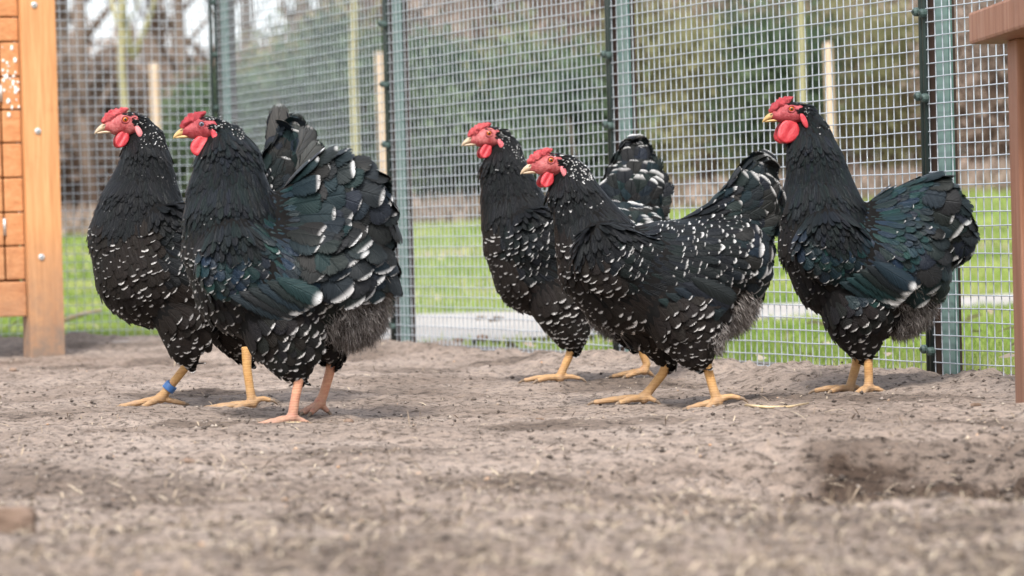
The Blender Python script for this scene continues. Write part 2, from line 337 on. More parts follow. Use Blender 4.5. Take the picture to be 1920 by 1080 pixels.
# ------------------------------------------------------------------ hens: specification (traced outlines, pixels of the photograph)
T = dict(head=(.011, .0048, .0034, .14), neck=(.030, .0098, .0052, .11), hack=(.036, .0115, .0064, .055), breast=(.031, .023, .0100, .11),
         back=(.031, .021, .0090, .11), sad=(.042, .017, .0082, .09), wing=(.031, .023, .0098, .10), belly=(.036, .027, .0112, .11),
         thigh=(.026, .018, .0085, .13), tail=(.064, .050, .0150, .10), fluff=(.026, .002, .0062, .5))
HENS = [
 dict(d=5.77, eye=(235, 224), hs=1.06, yaw=14, deep=0, spang=dict(head=(.45, .28), neck=(.14, .09), hack=(.08, .06), breast=(.45, .15), back=(.7, .17), sad=(.5, .16), wing=(.45, .14), belly=(.6, .15), thigh=(.5, .2)), irid=.25,
  label='black white-spangled chicken with a blue plastic ring on one yellow leg', group=None,
  neck=[(252, 236, 30), (270, 262, 38), (274, 300, 48), (270, 345, 64), (265, 395, 84)],
  body=[(262, 445, 100), (285, 500, 116), (350, 502, 122), (420, 500, 118), (480, 480, 104), (520, 450, 80)],
  thighs=[[(345, 585, 66, -.035), (347, 636, 42, -.045), (356, 670, 18, -.045)], [(432, 585, 70, .03), (452, 636, 42, .045), (463, 668, 17, .045)]],
  tail=[(500, 420, 62), (522, 350, 52), (538, 285, 38)], tlat=.42,
  wing=[(330, 445, 70), (420, 490, 62), (500, 520, 35)],
  ctrl=[(258, 225, 1, .5, 'head'), (285, 250, .6, 1, 'head'), (280, 290, .25, 1, 'neck'), (300, 335, .2, 1, 'neck'), (235, 330, -.3, 1, 'neck'), (265, 385, 0, 1, 'hack'), (228, 390, -.2, 1, 'hack'), (318, 385, .6, 1, 'hack'),
   (180, 430, -.1, 1, 'breast'), (185, 500, .2, 1, 'breast'), (215, 565, .5, 1, 'breast'), (260, 500, .4, 1, 'breast'), (270, 440, .3, 1, 'breast'),
   (330, 440, .9, .4, 'wing'), (360, 480, 1, .35, 'wing'), (430, 490, 1, .3, 'wing'), (365, 395, 1, .2, 'back'), (430, 390, 1, -.1, 'back'), (490, 385, 1, -.5, 'sad'),
   (330, 570, .8, .6, 'belly'), (400, 590, .9, .4, 'belly'), (290, 605, .6, .8, 'belly'), (345, 640, .1, 1, 'thigh'), (455, 640, .2, 1, 'thigh'), (545, 560, .6, .8, 'fluff'), (520, 600, .4, 1, 'fluff'),
   (520, 390, .4, -1, 'tail'), (535, 320, .2, -1, 'tail')],
  fan=dict(base=(522, 372), n=6, a0=30, a1=88, L=(.085, .150), w=.054, mat='f_tail_grey'),
  legs=[dict(lat=.045, pts=[(366, 655), (345, 692), (318, 726), (301, 746)], toes=[(226, 766, .0), (262, 764, .03), (268, 768, -.03)], back=(346, 758, .012), ring=2),
        dict(lat=-.045, pts=[(462, 650), (463, 690), (468, 725), (473, 756)], toes=[(385, 768, .02), (400, 771, -.012), (440, 773, -.03)], back=(506, 750, .0))], mat='leg'),
 dict(d=5.27, eye=(378, 233), hs=.94, yaw=4, deep=1, spang=dict(head=(.7, .34), neck=(.04, .07), hack=(.04, .07), breast=(.55, .15), back=(.3, .12), sad=(.06, .1), wing=(.55, .12), belly=(.6, .17), thigh=(.5, .2)), irid=.8,
  label='black chicken with a thick glossy neck cape, white-tipped wing and pinkish legs', group=None,
  neck=[(392, 244, 30), (415, 262, 42), (428, 305, 62), (428, 355, 78), (432, 405, 92)],
  body=[(440, 460, 104), (468, 520, 116), (540, 530, 124), (605, 515, 122), (650, 500, 85)],
  fluffb=[(650, 570, 86), (665, 530, 70)],
  thighs=[[(530, 600, 90, -.03), (542, 650, 60, -.045), (562, 696, 20, -.05)], [(605, 610, 66, .03), (622, 655, 30, .05), (628, 668, 18, .05)]],
  tail=[(580, 420, 92), (622, 392, 98), (652, 405, 80)], tlat=.55,
  wing=[(440, 490, 78), (510, 530, 60), (585, 570, 26)],
  ctrl=[(405, 215, 1, .3, 'head'), (445, 230, .8, 1, 'head'), (420, 270, .2, 1, 'neck'), (470, 270, .4, 1, 'neck'), (390, 320, -.3, 1, 'neck'), (440, 320, .05, 1, 'neck'), (490, 330, .1, 1, 'neck'), (380, 390, -.1, 1, 'hack'), (430, 390, 0, 1, 'hack'), (485, 380, .1, 1, 'hack'), (440, 430, .1, 1, 'hack'),
   (350, 440, 0, 1, 'breast'), (360, 510, .3, 1, 'breast'), (400, 590, .6, 1, 'breast'), (400, 500, .5, 1, 'wing'), (450, 490, .8, .8, 'wing'), (500, 530, 1, .7, 'wing'), (520, 490, 1, .6, 'wing'),
   (515, 430, .8, .5, 'sad'), (545, 500, .6, 1, 'sad'), (520, 400, .8, -.3, 'sad'), (565, 430, .8, .4, 'tail'), (560, 385, 1, -.2, 'tail'), (460, 620, .7, .8, 'belly'), (520, 620, .8, .7, 'belly'), (580, 620, .9, .5, 'belly'), (545, 670, .2, 1, 'thigh'), (625, 655, .2, 1, 'thigh'),
   (610, 560, .8, .8, 'belly'), (680, 560, .5, 1, 'fluff'), (720, 530, .3, 1, 'fluff'), (650, 620, 0, 1, 'fluff'), (690, 610, .1, 1, 'fluff'),
   (570, 350, 1, -.4, 'tail'), (620, 310, 1, .05, 'tail'), (690, 330, .9, .7, 'tail'), (610, 400, .8, .6, 'tail'), (680, 400, .6, 1, 'tail'), (720, 430, .3, 1, 'tail'), (600, 460, .6, .9, 'tail'), (660, 470, .6, .9, 'tail')],
  fan=dict(base=(660, 440), n=6, a0=-15, a1=48, L=(.055, .06), w=.040, mat='f_tail'),
  wingf=dict(A=((440, 552), (528, 520)), B=((560, 588), (612, 560)), n=6), bigcov=1,
  legs=[dict(lat=-.055, pts=[(566, 676), (560, 715), (553, 750), (548, 783)], toes=[(484, 803, .0), (500, 803, -.03), (515, 800, .035)], back=(577, 795, .0)),
        dict(lat=.05, pts=[(627, 650), (618, 700), (607, 738), (600, 755)], toes=[(572, 781, .0), (566, 776, .02), (584, 780, -.02)], back=(614, 768, .0))], mat='leg_pink'),
 dict(d=6.3, eye=(917, 250), hs=1.03, yaw=12, deep=0, spang=dict(head=(.5, .28), neck=(.12, .08), hack=(.06, .06), breast=(.6, .14), back=(.8, .16), sad=(.6, .15), wing=(.8, .16), belly=(.6, .16), thigh=(.5, .2)), irid=.25,
  label='upright speckled black chicken standing behind another chicken, one white spot on its neck', group=None,
  neck=[(931, 260, 27), (940, 282, 36), (946, 318, 45), (955, 360, 57), (968, 408, 70)],
  body=[(985, 450, 84), (1008, 500, 92), (1070, 498, 102), (1130, 480, 100), (1180, 455, 78)],
  fluffb=[(1140, 545, 55)],
  thighs=[[(1050, 555, 68, -.035), (1066, 608, 44, -.045), (1078, 645, 17, -.045)], [(1140, 575, 45, .04), (1178, 625, 24, .05), (1190, 640, 15, .05)]],
  tail=[(1185, 420, 72), (1188, 365, 62), (1190, 315, 40)], tlat=.55,
  wing=[(1010, 445, 62), (1090, 480, 55), (1160, 500, 30)],
  ctrl=[(935, 240, 1, .5, 'head'), (965, 270, .6, 1, 'head'), (945, 300, .1, 1, 'neck'), (975, 320, .3, 1, 'neck'), (920, 330, -.1, 1, 'neck'), (955, 370, .1, 1, 'hack'), (920, 380, 0, 1, 'hack'), (1000, 375, .6, 1, 'hack'),
   (910, 430, 0, 1, 'breast'), (925, 500, .3, 1, 'breast'), (965, 550, .6, 1, 'breast'), (960, 440, .5, .8, 'wing'), (1010, 430, 1, .4, 'wing'), (1000, 480, 1, .4, 'wing'), (1050, 420, 1, 0, 'back'), (1100, 400, 1, -.1, 'sad'), (1080, 480, 1, .3, 'wing'),
   (1010, 560, .5, 1, 'belly'), (1060, 560, .5, 1, 'belly'), (1070, 620, .2, 1, 'thigh'), (1180, 610, .3, 1, 'thigh'), (1140, 590, .3, 1, 'fluff'), (1200, 500, .6, .8, 'fluff'),
   (1150, 380, -.3, -1, 'tail'), (1225, 380, .5, -1, 'tail'), (1190, 390, .1, -1, 'tail'), (1190, 440, .3, -1, 'tail'), (1185, 320, 0, -1, 'tail')],
  fan=dict(base=(1190, 400), n=7, a0=10, a1=94, L=(.062, .128), w=.042, mat='f_tail_plain'),
  legs=[dict(lat=-.045, pts=[(1077, 636), (1067, 668), (1056, 692), (1049, 708)], toes=[(985, 717, .0), (1010, 719, -.025), (1015, 715, .03)], back=(1086, 714, .0)),
        dict(lat=.045, pts=[(1190, 625), (1204, 660), (1213, 683), (1208, 694)], toes=[(1150, 710, .0), (1175, 712, -.02), (1165, 707, .025)], back=(1222, 706, .01))], mat='leg'),
 dict(d=5.4, eye=(1033, 300), hs=.97, yaw=14, deep=0, spang=dict(head=(.8, .42), neck=(.32, .12), hack=(.16, .07), breast=(.6, .16), back=(.7, .16), sad=(.65, .16), wing=(.68, .14), belly=(.6, .17), thigh=(.5, .2)), irid=.3,
  label='heavily white-speckled black chicken with lowered neck and long raised tail', group=None,
  neck=[(1048, 310, 30), (1064, 330, 40), (1080, 368, 49), (1096, 408, 62), (1115, 450, 78)],
  body=[(1130, 490, 90), (1165, 530, 95), (1230, 522, 110), (1300, 512, 108), (1355, 490, 88)],
  fluffb=[(1355, 565, 66), (1385, 520, 45)],
  thighs=[[(1285, 585, 86, -.04), (1300, 635, 54, -.055), (1318, 672, 19, -.06)], [(1210, 590, 68, .03), (1240, 640, 38, .045), (1258, 672, 16, .045)]],
  tail=[(1345, 440, 68), (1388, 405, 62), (1402, 365, 50), (1412, 340, 36)], tlat=.42,
  wing=[(1140, 480, 70), (1220, 510, 62), (1320, 545, 34)],
  ctrl=[(1050, 290, 1, .4, 'head'), (1085, 310, .8, 1, 'head'), (1060, 350, .1, 1, 'neck'), (1110, 355, .6, 1, 'neck'), (1075, 400, .1, 1, 'neck'), (1130, 400, .5, 1, 'hack'), (1090, 440, .2, 1, 'hack'), (1160, 410, .7, 1, 'hack'), (1050, 440, 0, 1, 'breast'),
   (1050, 490, .1, 1, 'breast'), (1090, 560, .6, 1, 'breast'), (1100, 500, .4, 1, 'breast'), (1150, 470, .9, .5, 'wing'), (1200, 490, 1, .4, 'wing'), (1250, 500, 1, .35, 'wing'), (1210, 430, 1, .1, 'back'), (1270, 425, 1, .1, 'back'), (1320, 430, 1, -.1, 'sad'), (1330, 480, 1, .2, 'sad'),
   (1150, 590, .7, .7, 'belly'), (1200, 600, .8, .6, 'belly'), (1290, 580, .6, .8, 'belly'), (1330, 590, .6, .8, 'belly'), (1300, 640, .1, 1, 'thigh'), (1245, 650, .1, 1, 'thigh'), (1388, 606, .4, 1, 'fluff'), (1410, 578, .3, 1, 'fluff'), (1365, 520, 1, .25, 'sad'), (1350, 550, .9, .4, 'belly'), (1415, 520, .7, .7, 'tail'), (1360, 620, 0, 1, 'fluff'),
   (1380, 390, 1, -.7, 'tail'), (1420, 350, .6, -1, 'tail'), (1400, 450, 1, .1, 'tail'), (1430, 400, .8, -.5, 'tail'), (1430, 480, .7, .6, 'tail')],
  fan=dict(base=(1368, 440), n=8, a0=-12, a1=66, L=(.048, .128), w=.042, mat='f_tail_plain'),
  wingf=dict(A=((1230, 560), (1290, 520)), B=((1345, 590), (1375, 560)), n=5, plain=1),
  legs=[dict(lat=.045, pts=[(1262, 656), (1243, 700), (1221, 728), (1206, 746)], toes=[(1116, 757, .01), (1163, 768, -.03), (1140, 752, .04)], back=(1229, 766, -.01)),
        dict(lat=-.06, pts=[(1318, 660), (1328, 695), (1336, 725), (1345, 752)], toes=[(1290, 771, .0), (1325, 776, -.03), (1310, 766, .03)], back=(1386, 746, .0))], mat='leg'),
 dict(d=5.66, eye=(1484, 204), hs=.97, yaw=8, deep=2, spang=dict(head=(.2, .2), neck=(.0, .1), hack=(.0, .1), breast=(.5, .13), back=(.3, .12), sad=(.02, .1), wing=(.45, .11), belly=(.45, .15), thigh=(.45, .2)), irid=.8,
  label='glossy black chicken with large round red wattles beside the brown bench', group=None,
  neck=[(1498, 214, 28), (1514, 244, 38), (1526, 292, 52), (1534, 345, 66), (1540, 398, 84)],
  body=[(1550, 450, 96), (1573, 500, 98), (1628, 505, 106), (1675, 485, 100)],
  fluffb=[(1685, 560, 74), (1705, 530, 58)],
  thighs=[[(1605, 575, 74, -.03), (1610, 622, 46, -.035), (1625, 656, 19, -.04)], [(1612, 600, 45, .04), (1612, 650, 24, .04)]],
  tail=[(1680, 430, 80), (1725, 405, 74), (1755, 420, 58)], tlat=.5,
  wing=[(1555, 460, 70), (1615, 500, 52), (1680, 540, 25)],
  ctrl=[(1505, 190, 1, .4, 'head'), (1540, 225, .7, 1, 'head'), (1515, 270, 0, 1, 'neck'), (1560, 280, .4, 1, 'neck'), (1500, 330, -.1, 1, 'neck'), (1545, 340, .2, 1, 'neck'), (1520, 390, .05, 1, 'hack'), (1570, 380, .3, 1, 'hack'), (1600, 370, .5, 1, 'hack'), (1560, 430, .2, 1, 'hack'),
   (1465, 420, 0, 1, 'breast'), (1475, 490, .4, 1, 'breast'), (1530, 570, .6, 1, 'breast'), (1510, 450, .4, .9, 'wing'), (1560, 480, .8, .7, 'wing'), (1610, 480, 1, .7, 'wing'), (1600, 520, 1, .6, 'wing'),
   (1640, 380, 1, -.2, 'sad'), (1640, 430, .9, .5, 'sad'), (1670, 450, .7, .9, 'sad'), (1690, 370, 1, -.2, 'sad'), (1690, 410, .9, .5, 'sad'), (1560, 600, .6, .9, 'belly'), (1630, 580, .8, .6, 'belly'), (1600, 640, .1, 1, 'thigh'), (1660, 600, .7, .7, 'belly'),
   (1720, 570, .4, 1, 'fluff'), (1750, 550, .3, 1, 'fluff'), (1700, 620, 0, 1, 'fluff'), (1735, 600, .1, 1, 'fluff'),
   (1740, 350, 1, .2, 'tail'), (1780, 380, .7, .9, 'tail'), (1740, 420, .8, .7, 'tail'), (1770, 450, .4, 1, 'tail'), (1720, 480, .6, .9, 'tail')],
  fan=dict(base=(1735, 430), n=6, a0=-25, a1=40, L=(.07, .078), w=.036, mat='f_tail_plain'),
  wingf=dict(A=((1565, 528), (1625, 490)), B=((1680, 566), (1706, 538)), n=6), bigcov=1,
  legs=[dict(lat=-.04, pts=[(1627, 640), (1628, 680), (1629, 710), (1628, 728)], toes=[(1607, 741, -.03), (1618, 743, -.06), (1612, 738, .03)], back=(1654, 736, .0)),
        dict(lat=.04, pts=[(1613, 640), (1604, 690), (1597, 714), (1592, 730)], toes=[(1530, 737, .0), (1560, 739, -.03), (1560, 735, .03)], back=(1612, 738, .01))], mat='leg'),
]
FEET = []          # (x, y, z) contact points: the soil is levelled to them
for h in HENS:
    for l in h['legs']:
        dd = h['d'] + l['lat']; a = l['pts'][-1]; yg = np.mean([t[1] for t in l['toes']])
        p = W(a[0], yg, dd); l['zf'] = p.z; FEET.append((p.x, p.y, p.z)); 
        t0 = l['toes'][0]; q = W(t0[0], yg, dd + t0[2]); FEET.append((q.x, q.y, p.z)); FEET.append(((p.x + q.x) / 2, (p.y + q.y) / 2, p.z))

# ------------------------------------------------------------------ ground
PIT1 = G(1780, 880); PIT2 = W(1530, 690, 6.35)
def pen_z(x, y):
    z = (vnoise(x / .6, y / .6, 1) - .5) * .022 + (vnoise(x / .17, y / .17, 2) - .5) * .010
    fine = (vnoise(x / .07, y / .07, 3) - .5) * .011 + np.abs(vnoise(x / .03, y / .03, 4) - .5) * .012 + (vnoise(x / .012, y / .012, 5) - .5) * .0035
    od = -out_dist(x, y)
    z = z + .022 * np.exp(-((od - .10) / .14) ** 2) * (.5 + vnoise(x / .25, y / .25, 8))            # soil banked up along the fence
    p1 = np.exp(-(((x - PIT1.x) / .33) ** 2 + ((y - PIT1.y) / .26) ** 2)); z = z - .075 * p1
    rim = np.exp(-(((x - PIT1.x) / .36) ** 2 + ((y - PIT1.y - .34) / .10) ** 2)); z = z + .012 * rim
    p2 = np.exp(-(((x - PIT2.x) / .16) ** 2 + ((y - PIT2.y) / .12) ** 2)); z = z - .05 * p2
    fine = fine * (1 + 4.0 * np.clip(p1 + p2, 0, 1) + .8 * np.exp(-(od / .3) ** 2))
    wsum = np.zeros_like(z); zs = np.zeros_like(z)
    for fx, fy, fz in FEET:
        g = np.exp(-((x - fx) ** 2 + (y - fy) ** 2) / .05 ** 2); wsum += g; zs += g * fz
    k = np.clip(wsum * 1.5, 0, 1); z = z * (1 - k) + k * zs / np.maximum(wsum, 1e-6)
    return z + fine * (1 - .7 * np.clip(wsum, 0, 1))
def out_z(x, y):
    A = .38 + .02 * x + .003 * np.minimum(x * x, 60); return np.clip(A, .2, 1.2) * sstep(13, 27, y) + .02 * np.clip(y - 27, 0, 60) - .02 + .03 * (vnoise(x / 1.7, y / 1.7, 6) - .5)
def grid(xs, ys):
    X, Y = np.meshgrid(xs, ys); nx, ny = len(xs), len(ys); I = np.arange(nx * ny).reshape(ny, nx)
    return X.ravel(), Y.ravel(), np.stack([I[:-1, :-1], I[:-1, 1:], I[1:, 1:], I[1:, :-1]], -1).reshape(-1, 4)
X, Y, Fc = grid(np.concatenate([np.linspace(-150, -14, 18)[:-1], np.linspace(-14, 14, 90), np.linspace(14, 150, 18)[1:]]), np.concatenate([np.linspace(-20, 4, 10)[:-1], np.linspace(4, 34, 130), np.linspace(34, 260, 40)[1:]]))
Z = out_z(X, Y); Z = np.where(out_dist(X, Y) < .12, -.12, Z)
lit = sstep(26, 28.5, Y + 1.5 * (vnoise(X / 1.3, Y / 1.3, 9) - .5)); 
tag(link('ground', npmesh('ground', np.stack([X, Y, Z], 1), Fc, col=np.stack([lit, lit, lit], 1)), M['ground']), kind='structure')
ys = 1 / np.linspace(1 / 2.3, 1 / 10.2, 430)
X, Y, Fc = grid(np.linspace(-2.3, 1.9, 400), ys)
keep = (out_dist(X, Y) < .10)[Fc].all(1); Fc = Fc[keep]
Z = pen_z(X, Y)
damp = sstep(.40, .62, np.exp(-(((X - PIT1.x - .03) / .34) ** 2 + ((Y - PIT1.y) / .25) ** 2)) + .55 * (vnoise(X / .09, Y / .09, 14) - .5) + .4 * (vnoise(X / .03, Y / .03, 12) - .5)) * (.7 + .3 * vnoise(X / .02, Y / .02, 15)) + .8 * np.exp(-(((X - PIT2.x) / .14) ** 2 + ((Y - PIT2.y) / .1) ** 2) ** 2) + .55 * sstep(.62, .8, vnoise(X / .22, Y / .22, 13))
damp = np.clip(damp, 0, 1)
tag(link('pen_soil', npmesh('pen_soil', np.stack([X, Y, Z], 1), Fc, col=np.stack([damp] * 3, 1)), M['dirt']), kind='structure')
# concrete edging along the left part of the pen
mb = MB(); o = CORNER + u0 * 1.5 - OUT0 * .02 - Vector((0, 0, .05)); mb.box(o, -u0 * 1.42, -OUT0 * .30, Vector((0, 0, .062)))
tag(mb.build('concrete_edging', M['concrete'], bevel=.006), kind='structure')
# paved path outside
px_ = np.linspace(-.98, 9, 120); V = []
near = np.interp(px_, [-.98, -.3, .3, .7, 1.2, 1.75, 4.2, 9], [10.0, 9.1, 9.3, 9.8, 10.4, 11.1, 13.0, 16.3]); far = np.interp(px_, [-.98, -.3, .7, 1.75, 4.2, 9], [12.0, 11.9, 11.9, 12.35, 14.2, 17.5])
near = np.maximum(near, 9.6 - 2.184 * (px_ + .87) + .08) + .08 * (vnoise(px_ / .25, px_ * 0, 61) - .5)
for x, a, b in zip(px_, near, far):
    for y in (a, b): V.append((x, y, float(out_z(np.array(x), np.array(y))) + .016))
Fc = [(2 * i, 2 * i + 2, 2 * i + 3, 2 * i + 1) for i in range(119)]
tag(link('path', npmesh('path', V, Fc), M['path']), kind='structure')
PV = np.array(V)
def on_path(x, y):
    lo = np.interp(x, PV[0::2, 0], PV[0::2, 1], left=99, right=99); hi = np.interp(x, PV[1::2, 0], PV[1::2, 1], left=-99, right=-99)
    return (y > lo) & (y < hi)

# ------------------------------------------------------------------ scatter helpers
def quads(P, D, N, L, Wd, r, tri=False, bend=0.0):
    """flat little blades / leaves: base P, direction D, face normal N"""
    D = D / np.linalg.norm(D, axis=1, keepdims=True); Sx = np.cross(D, N); Sx /= np.linalg.norm(Sx, axis=1, keepdims=True) + 1e-9
    L = L[:, None]; Wd = Wd[:, None]; NN = np.cross(Sx, D)
    a = P - Sx * Wd * (.5 if tri else .25); b = P + Sx * Wd * (.5 if tri else .25)
    c = P + D * L * .55 + Sx * Wd * .5 + NN * bend * L; e = P + D * L * .55 - Sx * Wd * .5 + NN * bend * L; tp = P + D * L
    if tri:
        Vv = np.stack([a, b, tp], 1).reshape(-1, 3); Fq = np.arange(len(P) * 3).reshape(-1, 3); k = 3
    else:
        t1 = tp + Sx * Wd * .12; t0 = tp - Sx * Wd * .12
        Vv = np.stack([a, b, c, e, t1, t0], 1).reshape(-1, 3); I = np.arange(len(P))[:, None] * 6
        Fq = np.concatenate([I + np.array([[0, 1, 2, 3]]), I + np.array([[3, 2, 4, 5]])]); k = 6
    return Vv, Fq, np.repeat(r, k)
def rdir(n):
    v = rng.normal(size=(n, 3)); return v / np.linalg.norm(v, axis=1, keepdims=True)
def stuffq(name, P, D, N, L, Wd, r, mat, parent=None, tri=False, bend=0.0, kind='stuff'):
    Vv, Fq, rr = quads(P, D, N, L, Wd, r, tri, bend)
    o = link(name, npmesh(name, Vv, Fq, smooth=False, col=np.stack([rr] * 3, 1)), mat, parent)
    if kind: o['kind'] = kind
    return o

# ------------------------------------------------------------------ lawn
n = 150000
Yr = 1 / rng.uniform(1 / 27.5, 1 / 5.8, n); Xr = rng.uniform(-1, 1, n) * (Yr * .185 + .25)
k = (out_dist(Xr, Yr) > .03) & ~(on_path(Xr, Yr)) & (vnoise(Xr / .5, Yr / .5, 21) * .6 + vnoise(Xr / .12, Yr / .12, 22) * .4 > .30)
k &= ~((Yr > 24) & (vnoise(Xr / 1.2, Yr / .9, 29) > .58) & (Xr < .6))
k &= ~((Xr < .55) & (Xr > -.95) & (Yr < 9.5) & (rng.random(n) < .72))
Xr, Yr = Xr[k], Yr[k]; n = len(Xr)
P = np.stack([Xr, Yr, out_z(Xr, Yr) - .004], 1); D = np.stack([rng.normal(0, .45, n), rng.normal(0, .45, n), np.ones(n)], 1)
r = np.clip(vnoise(Xr / .9, Yr / .9, 23) * .6 + rng.uniform(0, .5, n) - .05, 0, 1)
tag(stuffq('grass', P, D, rdir(n), rng.uniform(.018, .045, n) * (1 + .03 * Yr), .004 + .0006 * Yr, r, M['grass'], tri=True), 'short green lawn grass growing beyond the wire fence', 'grass')
n = 160; Yr = 1 / rng.uniform(1 / 20, 1 / 6.2, n); Xr = rng.uniform(-1, 1, n) * Yr * .17; k = out_dist(Xr, Yr) > .1; Xr, Yr = Xr[k], Yr[k]; n = len(Xr)
P = np.stack([Xr, Yr, out_z(Xr, Yr) + rng.uniform(.025, .05, n)], 1); D = rdir(n); D[:, 2] *= .4
tag(stuffq('fallen_leaves', P, D, np.tile([0, .4, 1.], (n, 1)) + rdir(n) * .5, rng.uniform(.03, .07, n), rng.uniform(.015, .035, n), rng.uniform(.45, 1, n), M['straw'], bend=.1), 'pale dead leaves scattered over the lawn', 'leaves')

# ------------------------------------------------------------------ wire fence
def wire_mesh(name, o, ux, width, height, mat, parent, z0=.0, out=None):
    mb = MB(); pit = .0254; nv = int(width / pit); nh = int(height / pit); rnd = random.Random(name + str(o))
    def wob(a): return out * (a * rnd.uniform(-.0008, .0008))
    for i in range(nv + 1):
        a = (width - nv * pit) / 2 + i * pit; ph = rnd.uniform(0, 6)
        pts = [o + ux * (a + .0006 * math.sin(ph + j * 2.1)) + Vector((0, 0, z0 + height * j / 16)) for j in range(17)]
        mb.tube(pts, .00125, 5, cap=False)
    for i in range(nh + 1):
        zz = z0 + i * pit; ph = rnd.uniform(0, 6)
        pts = [o + ux * (width * j / 14) - out * .0026 + Vector((0, 0, zz + .0007 * math.sin(ph + j * 1.7))) for j in range(15)]
        mb.tube(pts, .00125, 5, cap=False)
    w_ = mb.build('wire_mesh', mat, parent, smooth=True); w_['kind'] = 'stuff'; return w_
HF = 1.75
def panel(o, ux, out, width, label, bar_at=True):
    root = empty('wire_fence', o + ux * (width / 2)); tag(root, label, 'fence', 'wire mesh fence panels')
    wire_mesh('wire_mesh', o + ux * .008, ux, width - .016, HF - .03, M['wire'], root, .01, out)
    for a, b in ((.006, .006), (width - .006, .006)):
        mb = MB(); mb.tube([o + ux * a - out * .002 + Vector((0, 0, -.04)), o + ux * a - out * .002 + Vector((0, 0, HF))], .0055, 8); mb.build('edge_rod', M['darkgreen'], root, smooth=True)
    mb = MB(); mb.box(o + ux * .026 + out * .006 - Vector((0, 0, .05)), ux * .045, out * .004, Vector((0, 0, HF + .05))); mb.build('green_upright', M['pale_green'], root, bevel=.001)
    mb = MB(); mb.box(o + ux * .071 + out * .006 - Vector((0, 0, .05)), ux * .003, out * .009, Vector((0, 0, HF + .05))); mb.build('upright_flange', M['green'], root, bevel=.001)
    mb = MB(); mb.box(o + out * .003 + ux * .075 - Vector((0, 0, .035)), ux * (width - .14), out * .004, Vector((0, 0, .05))); mb.build('bottom_rail', M['rail'], root, bevel=.001)
    mb = MB(); mb.box(o + out * .0075 + ux * .075 + Vector((0, 0, .011)), ux * (width - .14), out * .035, Vector((0, 0, .004))); mb.build('rail_flange', M['rail'], root, bevel=.001)
    mb = MB(); mb.box(o + out * .006 + ux * .075 + Vector((0, 0, HF - .04)), ux * (width - .14), out * .03, Vector((0, 0, .04))); mb.build('top_rail', M['green'], root, bevel=.001)
    for q in range(6):
        c = o + ux * (.14 + q * .21) - out * .001 - Vector((0, 0, .004)); mb = MB(); mb.tube([c, c - out * .009], .012, 10); mb.build('rail_bolt', M['rail'], root)
def post(o, ux, out, label):
    root = empty('fence_post', o); tag(root, label, 'post', 'posts between the fence panels')
    mb = MB(); mb.box(o - ux * .02 + out * .012 - Vector((0, 0, .1)), ux * .046, out * .04, Vector((0, 0, HF + .13))); mb.build('post', M['rust'], root, bevel=.003)
    z = .06
    while z < HF:
        for s in (-1, 1):
            c = o + ux * (s * .0115 + .001) - out * .009 + Vector((0, 0, z - (s + 1) * .002))
            mb = MB(); mb.tube([c + out * .004, c - out * .004, c - out * .0075], [.0085, .0085, .005], 10); cl = mb.build('clamp', M['clampg'], root, smooth=False)
            mb = MB(); mb.tube([c - out * .0072, c - out * .0100], .003, 6); mb.build('clamp_screw', M['darkgreen'], cl)
        z += .158
SP = [0, 1.335, 2.645, 3.965, 5.285]
LBL = ['wire mesh fence panel beyond the thick-caped chicken, running from the pen corner', 'wire mesh fence panel behind the upright speckled chicken', 'wire mesh fence panel between the raised spangled tail and the big-wattled chicken', 'wire mesh fence panel running past the brown bench']
for i in range(4): panel(CORNER + u1 * SP[i], u1, OUT1, SP[i + 1] - SP[i], LBL[i])
panel(CORNER + u0 * 1.335, -u0, OUT0, 1.325, 'wire mesh fence panel beside the orange coop')
PL = ['dark fence post at the pen corner', 'dark fence post beside the bushy tail of the thick-caped chicken', 'brown fence post above the fanned tail of the upright speckled chicken', 'dark fence post behind the tail of the big-wattled chicken']
for i in range(4): post(CORNER + u1 * SP[i], u1, OUT1, PL[i])

# ------------------------------------------------------------------ orange coop (left)
cf = W(56, 600, 8.4); ux, uo = -u0, -OUT0       # right along the face, towards the pen
cf.z = 0
coop = empty('chicken_coop', cf); tag(coop, 'orange stained wooden coop of horizontal planks with a corner post', 'coop')
mb = MB(); mb.box(cf + Vector((0, 0, -.02)), ux * .094, -uo * .07, Vector((0, 0, 1.35))); mb.build('corner_post', M['orange_wood'], coop, bevel=.003)
pxz = lambda y: CAMH + (448 - y) * 8.42 / FPX
for y in (-226, 10, 246, 482):
    c = cf + ux * .036 + Vector((0, 0, pxz(y))); mb = MB(); mb.tube([c, c + uo * .003, c + uo * .0045], [.0085, .008, .004], 14); sc_ = mb.build('screw', M['screw'], coop)
    mb = MB(); mb.tube([c + uo * .0042, c + uo * .0052], .0025, 6); mb.build('screw_socket', M['darkgreen'], sc_)
rows = [-230, -166, -102, -40, 32, 78, 143, 205, 267, 332, 397, 460, 524]
fr = cf - uo * .022
for a, b in zip(rows[:-1], rows[1:]):
    z1, z0 = pxz(a), pxz(b)
    mb = MB(); door = b > 80
    if door:
        mb.box(fr - ux * .052 + Vector((0, 0, z0 + .002)), ux * .050, -uo * .02, Vector((0, 0, z1 - z0 - .004))); mb.build('plank', M['orange_plank'], coop, bevel=.004)
        mb = MB(); mb.box(fr - ux * .9 + Vector((0, 0, z0 + .002)), ux * .843, -uo * .02, Vector((0, 0, z1 - z0 - .004))); mb.build('door_plank', M['orange_plank'], coop, bevel=.004)
    else:
        mb.box(fr - ux * .9 + Vector((0, 0, z0 + .002)), ux * .898, -uo * .02, Vector((0, 0, z1 - z0 - .004))); mb.build('plank', M['orange_plank'], coop, bevel=.004)
